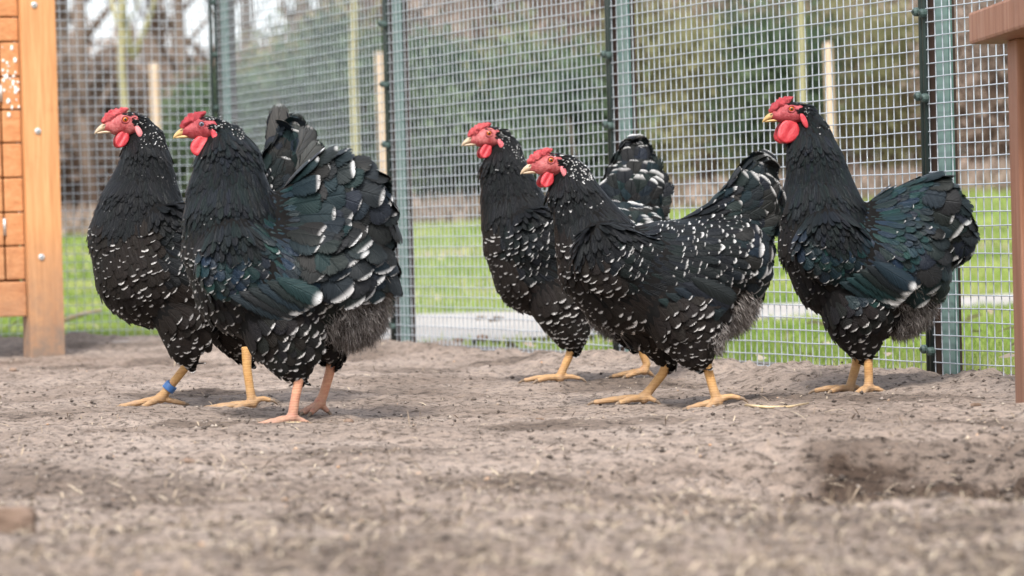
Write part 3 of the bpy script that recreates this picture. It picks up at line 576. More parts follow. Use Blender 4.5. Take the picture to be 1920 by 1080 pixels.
mb = MB(); mb.box(fr - ux * .9 + uo * .004 + Vector((0, 0, pxz(592))), ux * .898, -uo * .03, Vector((0, 0, pxz(527) - pxz(592)))); mb.build('bottom_board', M['orange_plank'], coop, bevel=.004)
mb = MB(); mb.box(fr - ux * .9 - uo * .025 + Vector((0, 0, pxz(592))), ux * .89, -uo * .012, Vector((0, 0, 1.33 - pxz(592)))); mb.build('backing_board', M['orange_plank'], coop)
mb = MB(); mb.box(fr - ux * .99 + uo * .022 + Vector((0, 0, -.02)), ux * .092, -uo * .07, Vector((0, 0, 1.35))); mb.build('corner_post', M['orange_wood'], coop, bevel=.003)
mb = MB(); mb.box(cf - ux * 1.05 + uo * .05 + Vector((0, 0, 1.33)), ux * 1.2, -uo * .75, Vector((0, 0, .03))); mb.build('roof_board', M['orange_plank'], coop, bevel=.004)
for y in (175, 425):
    c = fr - ux * .0545 + Vector((0, 0, pxz(y + 15))); mb = MB(); mb.tube([c, c + Vector((0, 0, .045))], .0042, 8); mb.build('hinge', M['hinge'], coop, smooth=True)
for i in range(34):
    y = random.gauss(150, 32); xx = random.uniform(-.047, -.006); c = fr + ux * xx + uo * .0005 + Vector((0, 0, pxz(y)))
    mb = MB(); rr = random.uniform(.0012, .005); mb.ball(c, (rr * random.uniform(.7, 1.5), .0012, rr * random.uniform(.7, 1.6)), 8, 5); mb.build('dropping', M['dropping'], coop, smooth=True)

# ------------------------------------------------------------------ brown bench (right)
b0 = W(1817, 84, 5.2); bz = b0.z; bd = Vector((.04, -1, 0)).normalized(); bn = Vector((1, .04, 0))
bench = empty('bench', (b0.x + .1, 5.0, 0)); tag(bench, 'brown stained wooden bench with a thick top and a square leg', 'bench')
bw = .115
for i in range(4):
    mb = MB(); mb.box(Vector((b0.x, 5.2, bz)) + bn * (i * (bw + .006)), bn * bw, bd * 1.2, Vector((0, 0, .052))); mb.build('top_plank', M['brown_wood'], bench, bevel=.005)
lx = W(1897, 400, 5.1)
for yy in (5.11, 4.2):
    for xo in (0, .33):
        mb = MB(); mb.box(Vector((lx.x + xo + (5.11 - yy) * .04, yy, -.03)), bn * .075, bd * .075, Vector((0, 0, bz + .03))); mb.build('leg', M['brown_wood'], bench, bevel=.004)
mb = MB(); mb.box(Vector((lx.x + .08, 5.09, bz - .07)), bn * .245, bd * .035, Vector((0, 0, .07))); mb.build('cross_rail', M['brown_wood'], bench, bevel=.003)

# ------------------------------------------------------------------ chickens
def fgrid(P, D, N, L, Wd, lift, curl, cup, prof, vv, uu):
    """feathers as grids: arrays of base, direction, normal -> vertices, faces, uv, index"""
    n = len(P); D = D - N * np.sum(D * N, 1, keepdims=True); D /= np.linalg.norm(D, axis=1, keepdims=True) + 1e-9
    Sx = np.cross(N, D); nv, nu = len(vv), len(uu)
    vv_ = np.repeat(vv, nu); uu_ = np.tile(uu, nv); pf = np.repeat(prof, nu)
    L = L[:, None, None]; Wd = Wd[:, None, None]; lift = lift[:, None, None]; curl = curl[:, None, None]
    Vv = P[:, None, :] + D[:, None, :] * L * vv_[None, :, None] + N[:, None, :] * (L * (lift * vv_[None, :, None] - curl * (vv_ ** 2)[None, :, None]) - cup * Wd * (uu_ ** 2 * pf)[None, :, None]) + Sx[:, None, :] * Wd * .5 * (uu_ * pf)[None, :, None]
    I = np.arange(nv * nu).reshape(nv, nu); q = np.stack([I[:-1, :-1], I[:-1, 1:], I[1:, 1:], I[1:, :-1]], -1).reshape(-1, 4)
    Fq = (np.arange(n)[:, None, None] * (nv * nu) + q[None]).reshape(-1, 4)
    uvs = np.tile(np.stack([uu_ * .5 + .5, vv_], 1), (n, 1)); return Vv.reshape(-1, 3), Fq, uvs, np.repeat(np.arange(n), nv * nu)
VV = np.array([0, .25, .52, .76, .92, 1.0]); PR = np.array([.35, .8, 1.0, .93, .62, .16]); PN = np.array([.5, .9, 1.0, .85, .5, .08]); UU = np.array([-1., 0, 1.])
def unit_feather(name, mat, curve, round_=True):
    v = np.array([0, .12, .3, .5, .68, .82, .92, .975, 1.0]); p = np.array([.12, .42, .75, .95, 1.0, .93, .72, .44, .1]) if round_ else np.array([.2, .5, .75, .9, .95, .9, .72, .42, .08])
    u = np.linspace(-1, 1, 5)
    Vv, Fq, uv, _ = fgrid(np.zeros((1, 3)), np.array([[1., 0, 0]]), np.array([[0, 0, 1.]]), np.array([1.]), np.array([2.]), np.array([curve * 1.0]), np.array([curve * 1.35]), .0, p, v, u)
    Vv[:, 2] -= (.06 * uv[:, 0].__sub__(.5) ** 2 * 4) * np.interp(uv[:, 1], v, p)
    me = npmesh(name, Vv, Fq, uv=uv); me.materials.append(mat); return me
UF = {k: unit_feather(k, M[k], c) for k, c in (('f_tail', .16), ('f_tail_spot', .16), ('f_tail_plain', .12), ('f_tail_grey', .12), ('f_white_tip', .08))}
UF['f_wing_plain'] = unit_feather('f_wing_plain', M['f_tail_plain'], .08)
def feather_obj(name, key, P, D, N, L, Wd, parent, off):
    D = Vector(D).normalized(); N = Vector(N); N = (N - D * N.dot(D)).normalized(); Sx = N.cross(D)
    o = bpy.data.objects.new(name, UF[key]); COL.objects.link(o); o.parent = parent
    P = Vector(P) - off
    o.matrix_local = Matrix(((D.x * L, Sx.x * Wd / 2, N.x * L, P.x), (D.y * L, Sx.y * Wd / 2, N.y * L, P.y), (D.z * L, Sx.z * Wd / 2, N.z * L, P.z), (0, 0, 0, 1)))
    return o
def chain(mb, pts, d, k, lat=.95, dens=.28):
    """row of overlapping spheres / ellipsoids between traced circles (x, y, r[, lateral offset])"""
    for a, b in zip(pts[:-1], pts[1:]):
        n = max(2, int(math.hypot(b[0] - a[0], b[1] - a[1]) / (dens * min(a[2], b[2])) + 1))
        for i in range(n + 1):
            t = i / n; x, y, r = (a[j] * (1 - t) + b[j] * t for j in range(3)); lo = (a[3] * (1 - t) + b[3] * t) if len(a) > 3 else 0
            c = W(x, y, d + lo); mb.ball(c, (r / k, r / k * lat, r / k), 16, 10)
def build_hen(h, idx):
    d = h['d']; k = FPX / d; rg = np.random.default_rng(100 + idx); rd = random.Random(idx)
    ft = [W(l['pts'][-1][0], l['pts'][-1][1], d + l['lat']) for l in h['legs']]
    base = (ft[0] + ft[1]) / 2; base.z = min(l['zf'] for l in h['legs'])
    root = empty('chicken', base); tag(root, h['label'], 'chicken', 'chickens in the pen'); off = root.location.copy()
    sh = lambda r: r * .955         # leave room for the plumage
    mb = MB()
    q = k / 1050; nk = list(h['neck']); nk[1] = (nk[1][0] + 15 * q, nk[1][1] - 3 * q, nk[1][2] * .72); chain(mb, [(x, y, sh(r)) for x, y, r in nk[2:]], d, k, .82); chain(mb, [(x, y, sh(r)) for x, y, r in nk[1:3]], d, k, .66); q = k / 1050; chain(mb, [(h['eye'][0] + 8 * q, h['eye'][1] + 6 * q, 17 * q), (h['eye'][0] + 27 * q, h['eye'][1] + 8 * q, 21 * q), (nk[1][0], nk[1][1], nk[1][2] * .9)], d, k, .55); chain(mb, [(h['eye'][0] + 20 * q, h['eye'][1] + 34 * q, 17 * q), (h['eye'][0] + 16 * q, h['eye'][1] + 56 * q, 24 * q), (nk[2][0] - 6 * q, nk[2][1], nk[2][2] * .9)], d, k, .5); chain(mb, [(x, y, sh(r)) for x, y, r in h['neck'][-1:] + h['body']], d, k, .92)
    if 'fluffb' in h: chain(mb, [(x, y, r * .9) for x, y, r in h['body'][-1:] + h['fluffb']], d, k, .9)
    for t in h['thighs']: chain(mb, [(x, y, r * .93, lo) for x, y, r, lo in t], d, k, .9)
    chain(mb, [(x, y, r * .93) for x, y, r in h['body'][-2:-1] + h['tail']], d, k, h['tlat'])
    for s in (-1, 1): chain(mb, [(x, y, r * .95, s * .072 * (1 - .2 * i)) for i, (x, y, r) in enumerate(h['wing'])], d, k, .42)
    bm = remesh(mb, .0075, 5); body = link('body', bm, M['skin_under'], root)
    # ---- sample the skin
    bm.calc_loop_triangles(); nt_ = len(bm.loop_triangles); tv = np.empty(nt_ * 3, np.int32); bm.loop_triangles.foreach_get('vertices', tv); tv = tv.reshape(-1, 3)
    co = np.empty(len(bm.vertices) * 3, np.float32); bm.vertices.foreach_get('co', co); co = co.reshape(-1, 3).astype(float)
    vn = np.empty(len(bm.vertices) * 3, np.float32); bm.vertices.foreach_get('normal', vn); vn = vn.reshape(-1, 3).astype(float)
    bvh = BVHTree.FromPolygons([tuple(c) for c in co], [tuple(t) for t in tv])
    A = co[tv[:, 0]]; B = co[tv[:, 1]]; C = co[tv[:, 2]]; ar = np.linalg.norm(np.cross(B - A, C - A), axis=1); N0 = 60000
    ti = rg.choice(nt_, N0, p=ar / ar.sum()); r1 = np.sqrt(rg.random(N0)); r2 = rg.random(N0); w0, w1, w2 = 1 - r1, r1 * (1 - r2), r1 * r2
    P = A[ti] * w0[:, None] + B[ti] * w1[:, None] + C[ti] * w2[:, None]
    Nn = vn[tv[ti, 0]] * w0[:, None] + vn[tv[ti, 1]] * w1[:, None] + vn[tv[ti, 2]] * w2[:, None]; Nn /= np.linalg.norm(Nn, axis=1, keepdims=True)
    # flow field from controls
    ct = h['ctrl']; cp = np.array([tuple(W(c[0], c[1], d)) for c in ct])[:, [0, 2]]
    cdv = np.array([tuple(W(c[0] + c[2] * 50, c[1] + c[3] * 50, d) - W(c[0], c[1], d)) for c in ct]); cdv /= np.linalg.norm(cdv, axis=1, keepdims=True)
    names = list(T); cty = np.array([names.index(c[4]) for c in ct]); tpar = np.array([T[n_] for n_ in names])
    dist = np.linalg.norm(P[:, None, [0, 2]] - cp[None], axis=2) + .004; wt = dist ** -4.0; wt /= wt.sum(1, keepdims=True)
    near = (dist * rg.uniform(.88, 1.12, dist.shape)).argmin(1); ty = cty[near]; D = wt @ cdv
    D = D + rg.normal(0, .07, D.shape)
    tpar = tpar.copy(); tpar[names.index('tail'), :3] *= (.72, 1, .68, .68, .92)[idx]; par = tpar[ty]                      # len, width, spacing, lift
    # bare face: no feathers ahead of the ear
    e3 = W(*h['eye'], d); hs = h['hs']
    lx_ = -(P[:, 0] - e3.x) / hs; lz_ = (P[:, 2] - e3.z) / hs
    bare = (lx_ > -.022) & (lz_ < .013) & (lz_ > -.032) | (lx_ > .006) & (lz_ > -.037) | (lx_ > -.012) & (lz_ > -.040) & (lz_ < -.03)
    # dart throwing
    order = rg.permutation(N0); cell = .004; gridd = {}; kept = []
    for i in order:
        if bare[i]: continue
        sp = par[i, 2]; p = P[i]; ix, iy, iz = int(p[0] // .012), int(p[1] // .012), int(p[2] // .012); rr = 2 if sp > .012 else 1; ok = True
        for a in range(ix - rr, ix + rr + 1):
            for b in range(iy - rr, iy + rr + 1):
                for c in range(iz - rr, iz + rr + 1):
                    for j in gridd.get((a, b, c), ()):
                        if ty[j] == 9 and ty[i] != 9: s2 = .008
                        else: s2 = min(sp, par[j, 2]) if ty[j] != ty[i] else sp
                        q = P[j]
                        if (p[0] - q[0]) ** 2 + (p[1] - q[1]) ** 2 + (p[2] - q[2]) ** 2 < s2 * s2: ok = False; break
                    if not ok: break
                if not ok: break
            if not ok: break
        if ok: kept.append(i); gridd.setdefault((ix, iy, iz), []).append(i)
    kept = np.array(kept); P, Nn, D, ty, par = P[kept], Nn[kept], D[kept], ty[kept], par[kept]
    # crowding at the head: shorter there
    groups = dict(neck_plumage=('head', 'neck', 'hack'), breast_plumage=('breast', 'belly'), back_plumage=('back', 'sad'), wing_coverts=('wing',), thigh_plumage=('thigh',))
    for gname, tys in groups.items():
        m = np.isin(ty, [names.index(x) for x in tys])
        if not m.any(): continue
        n = m.sum(); L = par[m, 0] * rg.uniform(.8, 1.2, n); Wd = par[m, 1] * rg.uniform(.85, 1.15, n); lf = par[m, 3] * rg.uniform(.75, 1.25, n)
        g = np.zeros(n); tt = ty[m]
        for x in tys:
            pr, sz = h['spang'].get(x, (0, .1)); pr, sz = (min(.93, pr * 1.4), sz * .86) if x in ('breast', 'back', 'sad', 'wing', 'belly', 'thigh') else (pr, sz); mm = tt == names.index(x); g[mm] = np.where(rg.random(mm.sum()) < pr, sz * rg.uniform(.35, 1.2, mm.sum()), 0)
        ir = np.clip(h['irid'] * rg.uniform(.3, 1.3, n), 0, 1)
        if gname in ('breast_plumage', 'thigh_plumage'): ir *= .35
        if gname == 'neck_plumage': ir *= .45
        Vv, Fq, uv, ii = fgrid(P[m] + Nn[m] * .0004, D[m], Nn[m], L, Wd, lf, lf * .55, .12, PN if gname == 'neck_plumage' else PR, VV, UU)
        me = npmesh(gname, Vv, Fq, uv=uv, col=np.stack([rg.random(n), g, ir], 1)[ii])
        mat = M['f_brown'] if gname in ('breast_plumage', 'thigh_plumage') else (M['f_sheen'] if h['irid'] > .5 and gname != 'neck_plumage' else M['f_black'])
        o = link(gname, me, mat, root); o['kind'] = 'stuff'
    # fluffy down behind the legs
    m = ty == names.index('fluff'); n0 = m.sum(); rep = 44
    if n0:
        Pf = np.repeat(P[m], rep, 0) + rg.normal(0, .005, (n0 * rep, 3)); Nf = np.repeat(Nn[m], rep, 0); Df = np.repeat(D[m], rep, 0) * 1.0 + Nf * .28 + rg.normal(0, .32, (n0 * rep, 3)); n = len(Pf)
        clump = np.repeat(rg.random(n0), rep)
        o = stuffq('down', Pf - Nf * .003, Df, rg.normal(size=(n, 3)), rg.uniform(.007, .019, n), np.full(n, .0007), np.clip(clump * .55 + rg.random(n) * .5, 0, 1), M['down'], root, tri=False, bend=.12)
    # large feathers on rump and tail
    m = np.where(ty == names.index('tail'))[0]
    big = M['f_tail']
    for i in m:
        L = par[i, 0] * rg.uniform(.8, 1.2) * (1.0 if h.get('bigcov') else .92); Dv = Vector(D[i]) ; Nv = Vector(Nn[i])
        Dv = Dv - Nv * Dv.dot(Nv) + Nv * .13
        feather_obj('tail_covert', ('f_tail_spot' if idx in (0, 2, 3) and rg.random() < .4 else 'f_tail') if rg.random() < (.62, .45, .85, .7, .34)[idx] else 'f_tail_plain', Vector(P[i]) - Nv * .0006, Dv, Nv, L, par[i, 1] * rg.uniform(.85, 1.15), root, off)
    f = h['fan']
    for i in range(f['n']):
        t = i / (f['n'] - 1); an = math.radians(f['a0'] + (f['a1'] - f['a0']) * t); L = f['L'][0] * (1 - t) + f['L'][1] * t
        for s in (-1, 1):
            c = W(f['base'][0], f['base'][1], d) + Vector((0, s * (.004 + .010 * (1 - t)), 0))
            Dv = Vector((math.cos(an), s * (.03 + .10 * (1 - t)), math.sin(an))); Nv = Vector((rd.uniform(-.1, .1), s, .25))
            feather_obj('tail_feather', f['mat'] if s < 0 or f['mat'] != 'f_tail_grey' else 'f_tail_plain', c, Dv, Nv, L * 1.1 * rd.uniform(.93, 1.06), f['w'] * rd.uniform(.9, 1.1), root, off)
    if 'wingf' in h:
        wf = h['wingf']
        for s in (-1, 1):
            for i in range(wf['n']):
                t = i / (wf['n'] - 1); la = lambda q: (q[0][0] * (1 - t) + q[1][0] * t, q[0][1] * (1 - t) + q[1][1] * t)
                a, b = la(wf['A']), la(wf['B']); pa, pb = W(*a, d), W(*b, d)
                ha = bvh.ray_cast(pa + Vector((0, s * .5, 0)), Vector((0, -s, 0))); hb = bvh.ray_cast(pb + Vector((0, s * .5, 0)), Vector((0, -s, 0)))
                A3 = ha[0] if ha[0] else pa; B3 = hb[0] if hb[0] else pb
                A3 = A3 + Vector((0, s * .004, 0)); B3 = Vector((pb.x, 0, pb.z)) + Vector((0, (A3.y * .55 + (B3.y + s * .012) * .45), 0))
                feather_obj('wing_feather', 'f_wing_plain' if wf.get('plain') else 'f_white_tip', A3 + Vector((0, s * .0022 * i + s * .006, 0)), B3 - A3, Vector((0, s, .25)), (B3 - A3).length, .035, root, off)
    # ---- head
    psi = math.radians(h['yaw']); fw = Vector((-math.cos(psi), -math.sin(psi), 0)); lf_ = Vector((math.sin(psi), -math.cos(psi), 0)); up = Vector((0, 0, 1))
    O = W(*h['eye'], d - .017 * hs) - lf_ * (.0170 * hs)
    H = lambda x, y, z: O + (fw * x + lf_ * y + up * z) * hs
    deep = h['deep']; fm, cm, lm = (M['face_deep'], M['comb_deep'], M['lobe_deep']) if deep else (M['face'], M['comb'], M['lobe'])
    def loft(name, secs, mat, n=14, bump=0, par_=root):
        """secs: (x, z, half width y, half height z)"""
        mb = MB(); V_ = []
        for x, z, hy, hz in secs:
            for q in range(n):
                a = 2 * math.pi * q / n; j = 1 + (rd.uniform(-bump, bump) if bump else 0); V_.append(H(x, hy * math.cos(a) * j, z + hz * math.sin(a) * j))
        fs = [(i * n + q, i * n + (q + 1) % n, (i + 1) * n + (q + 1) % n, (i + 1) * n + q) for i in range(len(secs) - 1) for q in range(n)] + [tuple(range(n))[::-1], tuple((len(secs) - 1) * n + q for q in range(n))]
        mb.add(V_, fs); return mb.build(name, mat, par_, smooth=True)
    loft('face', [(-.030, -.010, .006, .008), (-.027, -.010, .0145, .0140), (-.018, -.008, .0182, .0185), (-.006, -.0075, .0182, .0205), (.006, -.0075, .0168, .0195), (.016, -.0085, .0140, .0165), (.025, -.0105, .0104, .0120), (.033, -.011, .0070, .0080), (.037, -.012, .004, .005)], fm, 20, .035)
    for s in (-1, 1):
        mb = MB()      # raised ring of bare skin round the eye
        pts = [H(.0064 * math.cos(a), s * .0176, .0058 * math.sin(a)) for a in np.linspace(0, 2 * math.pi, 17)]; mb.tube(pts, .0015 * hs, 6, cap=False); mb.build('eyelid', fm, root, smooth=True)
        mb = MB(); mb.ball((0, 0, 0), (.0046, .0034, .0046), 18, 12); V_ = [H(x, s * (.0162) + y, z) for x, y, z in mb.v]; mb.v = V_; ey = mb.build('eye', M['iris_pale'] if deep == 1 else M['iris'], root, smooth=True)
        mb = MB(); mb.ball((0, 0, 0), (.0024, .0014, .0024), 14, 8); mb.v = [H(x, s * .0190 + y, z) for x, y, z in mb.v]; mb.build('pupil', M['pupil'], ey, smooth=True)
        # wattle: a hanging thick disc with a folded rim
        wr, wz, wx = ((.0128, .0145, .006), (.0175, .0185, .004), (.0225, .0225, .006))[deep]; mb = MB(); n1, n2 = 20, 6
        cz = -.0195 - wz; V_ = []
        for sd_ in (1, -1):
            for i in range(n2):
                q = (i + .5) / n2 if i else 0.02
                for j in range(n1):
                    a = 2 * math.pi * j / n1; rx = wr * q * (1 + .05 * math.sin(3 * a + idx)); rz = wz * q * (1.0 + (.12 if math.sin(a) > 0 else 0))
                    th_ = .0022 * math.sqrt(max(0, 1 - q ** 4)) + .0004 + .0010 * math.exp(-((q - .85) / .12) ** 2)
                    x, z = wx + rx * math.cos(a) - .004 * q * math.sin(a), cz + rz * math.sin(a)
                    tu = np.clip((z + .020) / -.03, 0, 1); V_.append(H(x, s * (.0095 + .005 * tu + .0035 * (x - wx) / wr * .4) + sd_ * th_ + .0006 * math.sin(7 * x / wr + 5 * z / wz), z))
        fs = []
        for sd_ in range(2):
            o_ = sd_ * n1 * n2
            for i in range(n2 - 1):
                for j in range(n1):
                    qd = (o_ + i * n1 + j, o_ + i * n1 + (j + 1) % n1, o_ + (i + 1) * n1 + (j + 1) % n1, o_ + (i + 1) * n1 + j); fs.append(qd if sd_ == 0 else qd[::-1])
            cap = tuple(o_ + j for j in range(n1)); fs.append(cap[::-1] if sd_ == 0 else cap)
        for j in range(n1):
            a0 = (n2 - 1) * n1 + j; a1 = (n2 - 1) * n1 + (j + 1) % n1; fs.append((a0, a1, a1 + n1 * n2, a0 + n1 * n2))
        mb.add(V_, fs); mb.build('wattle', M['wattle'], root, smooth=True)
        mb = MB(); mb.ball((0, 0, 0), (.0058, .0032, .0115 + .003 * (deep > 0)), 12, 10)
        mb.v = [H(-.0225 + x + z * .35, s * (.0185 + y * (1 + .2 * math.sin(z * 900))), -.0215 + z) for x, y, z in mb.v]; mb.build('earlobe', lm, root, smooth=True)
        # ear tuft of stiff little feathers
        n = 60; Pt = np.array([tuple(H(-.016 + rd.gauss(0, .003), s * .0182, -.005 + rd.gauss(0, .0026))) for _ in range(n)]); bd_ = H(-1, s * .3, -.2) - O
        Dt = np.tile(tuple(bd_), (n, 1)) / hs + rg.normal(0, .25, (n, 3)); Nt = np.tile(tuple(lf_ * s), (n, 1)) + rg.normal(0, .2, (n, 3)); Nt /= np.linalg.norm(Nt, axis=1, keepdims=True)
        Vv, Fq, uv, ii = fgrid(Pt, Dt, Nt, rg.uniform(.007, .012, n), np.full(n, .0022), np.full(n, .18), np.full(n, .1), .1, PN, VV, UU)
        o = link('ear_tuft', npmesh('ear_tuft', Vv, Fq, uv=uv, col=np.stack([rg.random(n), np.where(rg.random(n) < .3, .35, 0), np.zeros(n)], 1)[ii]), M['f_black'], root); o['kind'] = 'stuff'
    n = 260; xx = rg.uniform(-.030, .013, n); aa = rg.uniform(.30, math.pi - .30, n); sec = np.array([(-.030, -.010, .010, .012), (-.018, -.008, .0182, .0185), (-.006, -.0075, .0182, .0205), (.006, -.0075, .0168, .0195), (.016, -.0085, .0140, .0165)])
    zc, hy, hz = (np.interp(xx, sec[:, 0], sec[:, q_]) for q_ in (1, 2, 3)); okc = np.sin(aa) * hz + zc > .0075; xx, aa, zc, hy, hz = (q_[okc] for q_ in (xx, aa, zc, hy, hz)); n = len(xx)
    tow = lambda a_, b_, c_: np.outer(a_, fw) + np.outer(b_, lf_) + np.outer(c_, up)
    Pc = np.array(O) + tow(xx, np.cos(aa) * hy, zc + np.sin(aa) * hz) * hs; Nc = tow(np.zeros(n), np.cos(aa), np.sin(aa)); Dc = tow(-np.ones(n), rg.normal(0, .15, n), -.25 + rg.normal(0, .15, n))
    pr, sz = h['spang']['head']; Vv, Fq, uv, ii = fgrid(Pc + Nc * .0002, Dc, Nc, rg.uniform(.007, .012, n), rg.uniform(.003, .0045, n), np.full(n, .10), np.full(n, .05), .1, PN, VV, UU)
    o = link('crown_feathers', npmesh('crown_feathers', Vv, Fq, uv=uv, col=np.stack([rg.random(n), np.where(rg.random(n) < pr * .8, sz, 0), np.zeros(n)], 1)[ii]), M['f_black'], root); o['kind'] = 'stuff'
    # rose comb: low, broad, pebbled, with a rear spike
    tall = (0, .0015, .0015)[deep]
    mb = MB(); path = [(.0375, -.0050, .003, .003), (.034, -.0020, .0065, .0052), (.0285, .0020, .0088, .0072), (.0215, .0066, .0098, .0072 + tall), (.0145, .0100, .0092, .0075 + tall), (.0075, .0128, .0076, .0066 + tall), (.001, .0160 + tall, .0050, .0050), (-.0045, .0178 + tall * 1.5, .0028, .0030), (-.008, .0190 + tall * 2, .0012, .0012)]
    V_ = []; n = 18; path2 = []
    for a, b in zip(path[:-1], path[1:]):
        for q in range(3): path2.append(tuple(a[j] * (1 - q / 3) + b[j] * q / 3 for j in range(4)))
    path2.append(path[-1])
    for x, z, hy, hz in path2:
        for q in range(n):
            a = 2 * math.pi * q / n; j = 1 + rd.choice((-.22, -.05, .1, .3)); V_.append(H(x + hz * .45 * math.sin(a) * j, hy * math.cos(a) * j, z + hz * math.sin(a) * j))
    fs = [(i * n + q, i * n + (q + 1) % n, (i + 1) * n + (q + 1) % n, (i + 1) * n + q) for i in range(len(path2) - 1) for q in range(n)] + [tuple(range(n))[::-1], tuple((len(path2) - 1) * n + q for q in range(n))]
    mb.add(V_, fs); mb.build('comb', cm, root, smooth=True)
    bmt = M['beak_yellow'] if deep else M['beak']
    bk = loft('beak', [(.027, -.0095, .0078, .0070), (.033, -.0105, .0070, .0066), (.039, -.0130, .0056, .0058), (.0445, -.0160, .0040, .0045), (.0485, -.0192, .0024, .0030), (.0505, -.0222, .0012, .0018), (.0508, -.0240, .0004, .0006)], bmt, 12)
    loft('lower_beak', [(.022, -.0195, .0066, .0032), (.030, -.0200, .0058, .0032), (.038, -.0205, .0044, .0026), (.0445, -.0212, .0026, .0018), (.048, -.0218, .0008, .0008)], bmt, 10, par_=bk)
    for s in (-1, 1):
        mb = MB(); mb.ball((0, 0, 0), (.0036, .0010, .0012), 8, 6); mb.v = [H(.0345 + x, s * .0066 + y, -.0085 + z - x * .35) for x, y, z in mb.v]; mb.build('nostril', M['claw'], bk, smooth=True)
    # ---- legs
    lmat = M[h['mat']]
    for l in h['legs']:
        dd = d + l['lat']; pts = [W(x, y, dd) for x, y in l['pts']]; zf = l['zf']; ank = pts[-1]
        thick = .0078 if idx != 2 else .0074
        mb = MB(); R_ = [.0095, .0082, .0078, .0090]
        fine = []; fr_ = []
        for i in range(len(pts) - 1):
            for q in range(6): t = q / 6; fine.append(pts[i].lerp(pts[i + 1], t)); fr_.append(R_[i] * (1 - t) + R_[i + 1] * t)
        fine.append(ank); fr_.append(R_[-1]); mb.tube(fine, fr_, 12); mb.ball(ank, .0105, 12, 8)
        claws = []
        for ti_, (tx, ty_, tl) in enumerate(list(l['toes']) + [l['back']]):
            q = W(tx, ty_, dd + tl); isb = ti_ == 3
            tip = Vector((q.x, q.y, zf + (.006 if not isb else .007)))
            if abs(ty_ - np.mean([t[1] for t in l['toes']])) > 12 and isb: tip.z = max(zf + .006, W(tx, ty_, dd).z)
            r0, r1_ = (.0072, .0046) if not isb else (.0062, .0042)
            cs = []; rs = []
            for s_ in range(9):
                t = s_ / 8; p = ank.lerp(tip, t); drop = (ank.z - tip.z); p.z = tip.z + drop * (1 - t) ** 2.2 + .0035 * math.sin(t * math.pi) ; 
                cs.append(p); rs.append((r0 * (1 - t) + r1_ * t) * (1 + .10 * math.cos(t * 6 * math.pi)))
            mb.tube(cs, rs, 10); mb.ball(tip, r1_ * .98, 10, 6); dv = (tip - cs[-3]).normalized(); claws.append((tip, dv, r1_))
        leg = link('leg', remesh(mb, .0019, 3, 'leg'), lmat, root)
        for tip, dv, r1_ in claws:
            mb = MB(); mb.tube([tip, tip + dv * .006 + Vector((0, 0, .0005)), tip + dv * .012 - Vector((0, 0, .0025)), tip + dv * .0155 - Vector((0, 0, .0055))], [.0034, .003, .0018, .0004], 8); mb.build('claw', M['claw'], leg, smooth=True)
        if 'ring' in l:
            a, b = pts[2], pts[3]; dv = (pts[3] - pts[1]).normalized(); c = a; mb = MB()
            prof = [(-.0065, .0088), (-.0065, .0115), (-.0055, .0122), (-.002, .0116), (0, .0122), (.002, .0116), (.0055, .0122), (.0065, .0115), (.0065, .0088)]
            mb.tube([c + dv * a_ for a_, _ in prof], [r_ for _, r_ in prof], 20, cap=False); o = mb.build('leg_ring', M['ring'], leg, smooth=True); o['label'] = 'blue plastic leg ring'
    return root
for i, h in enumerate(HENS): build_hen(h, i)

# ------------------------------------------------------------------ litter on the pen floor
def scatter(n, y0, y1, wide=.185):
    Yr = 1 / rng.uniform(1 / y1, 1 / y0, n); Xr = rng.uniform(-1, 1, n) * (Yr * wide + .05); k = out_dist(Xr, Yr) < -.01; return Xr[k], Yr[k]
Xr, Yr = scatter(30000, 2.6, 9.3); n = len(Xr); Zr = pen_z(Xr, Yr)
big = rng.random(n) ** 7; sz = .0010 + .0055 * big * (.5 + .5 * rng.random(n))
PH = np.array([(1, 0, 0), (-1, 0, 0), (0, 1, 0), (0, -1, 0), (0, 0, 1), (0, 0, -1)], float); FO = np.array([(0, 2, 4), (2, 1, 4), (1, 3, 4), (3, 0, 4), (2, 0, 5), (1, 2, 5), (3, 1, 5), (0, 3, 5)])
jit = rng.uniform(.55, 1.3, (n, 6, 1)); th = rng.uniform(0, 6.28, n); cs, sn = np.cos(th)[:, None], np.sin(th)[:, None]
Q = PH[None] * jit; Q = np.stack([Q[:, :, 0] * cs - Q[:, :, 1] * sn, Q[:, :, 0] * sn + Q[:, :, 1] * cs, Q[:, :, 2] * .7], -1) * sz[:, None, None] + np.stack([Xr, Yr, Zr + sz * .3], 1)[:, None, :]
rc = np.repeat(rng.random(n), 6)
# coarse dark clods round the scratched hollow
nc = 420; Xc = PIT1.x + .05 + rng.normal(0, .16, nc); Yc = PIT1.y + rng.normal(.06, .12, nc); kk = (Xc / Yc < .20); Xc, Yc = Xc[kk], Yc[kk]; nc = len(Xc); sc2 = .0015 + .008 * rng.random(nc) ** 3.5
jit = rng.uniform(.5, 1.3, (nc, 6, 1)); Qc = PH[None] * jit * sc2[:, None, None] * np.array([1.2, 1, .8]) + np.stack([Xc, Yc, pen_z(Xc, Yc) + sc2 * .3], 1)[:, None, :]
Q = np.concatenate([Q, Qc]); n += nc; rc = np.concatenate([rc, np.repeat(rng.random(nc) * .3, 6)])
tag(link('soil_crumbs', npmesh('soil_crumbs', Q.reshape(-1, 3), (np.arange(n)[:, None, None] * 6 + FO[None]).reshape(-1, 3), smooth=False, col=np.stack([rc] * 3, 1)), M['crumb']), 'small crumbs of soil and grit strewn over the pen floor', 'soil', kind='stuff')
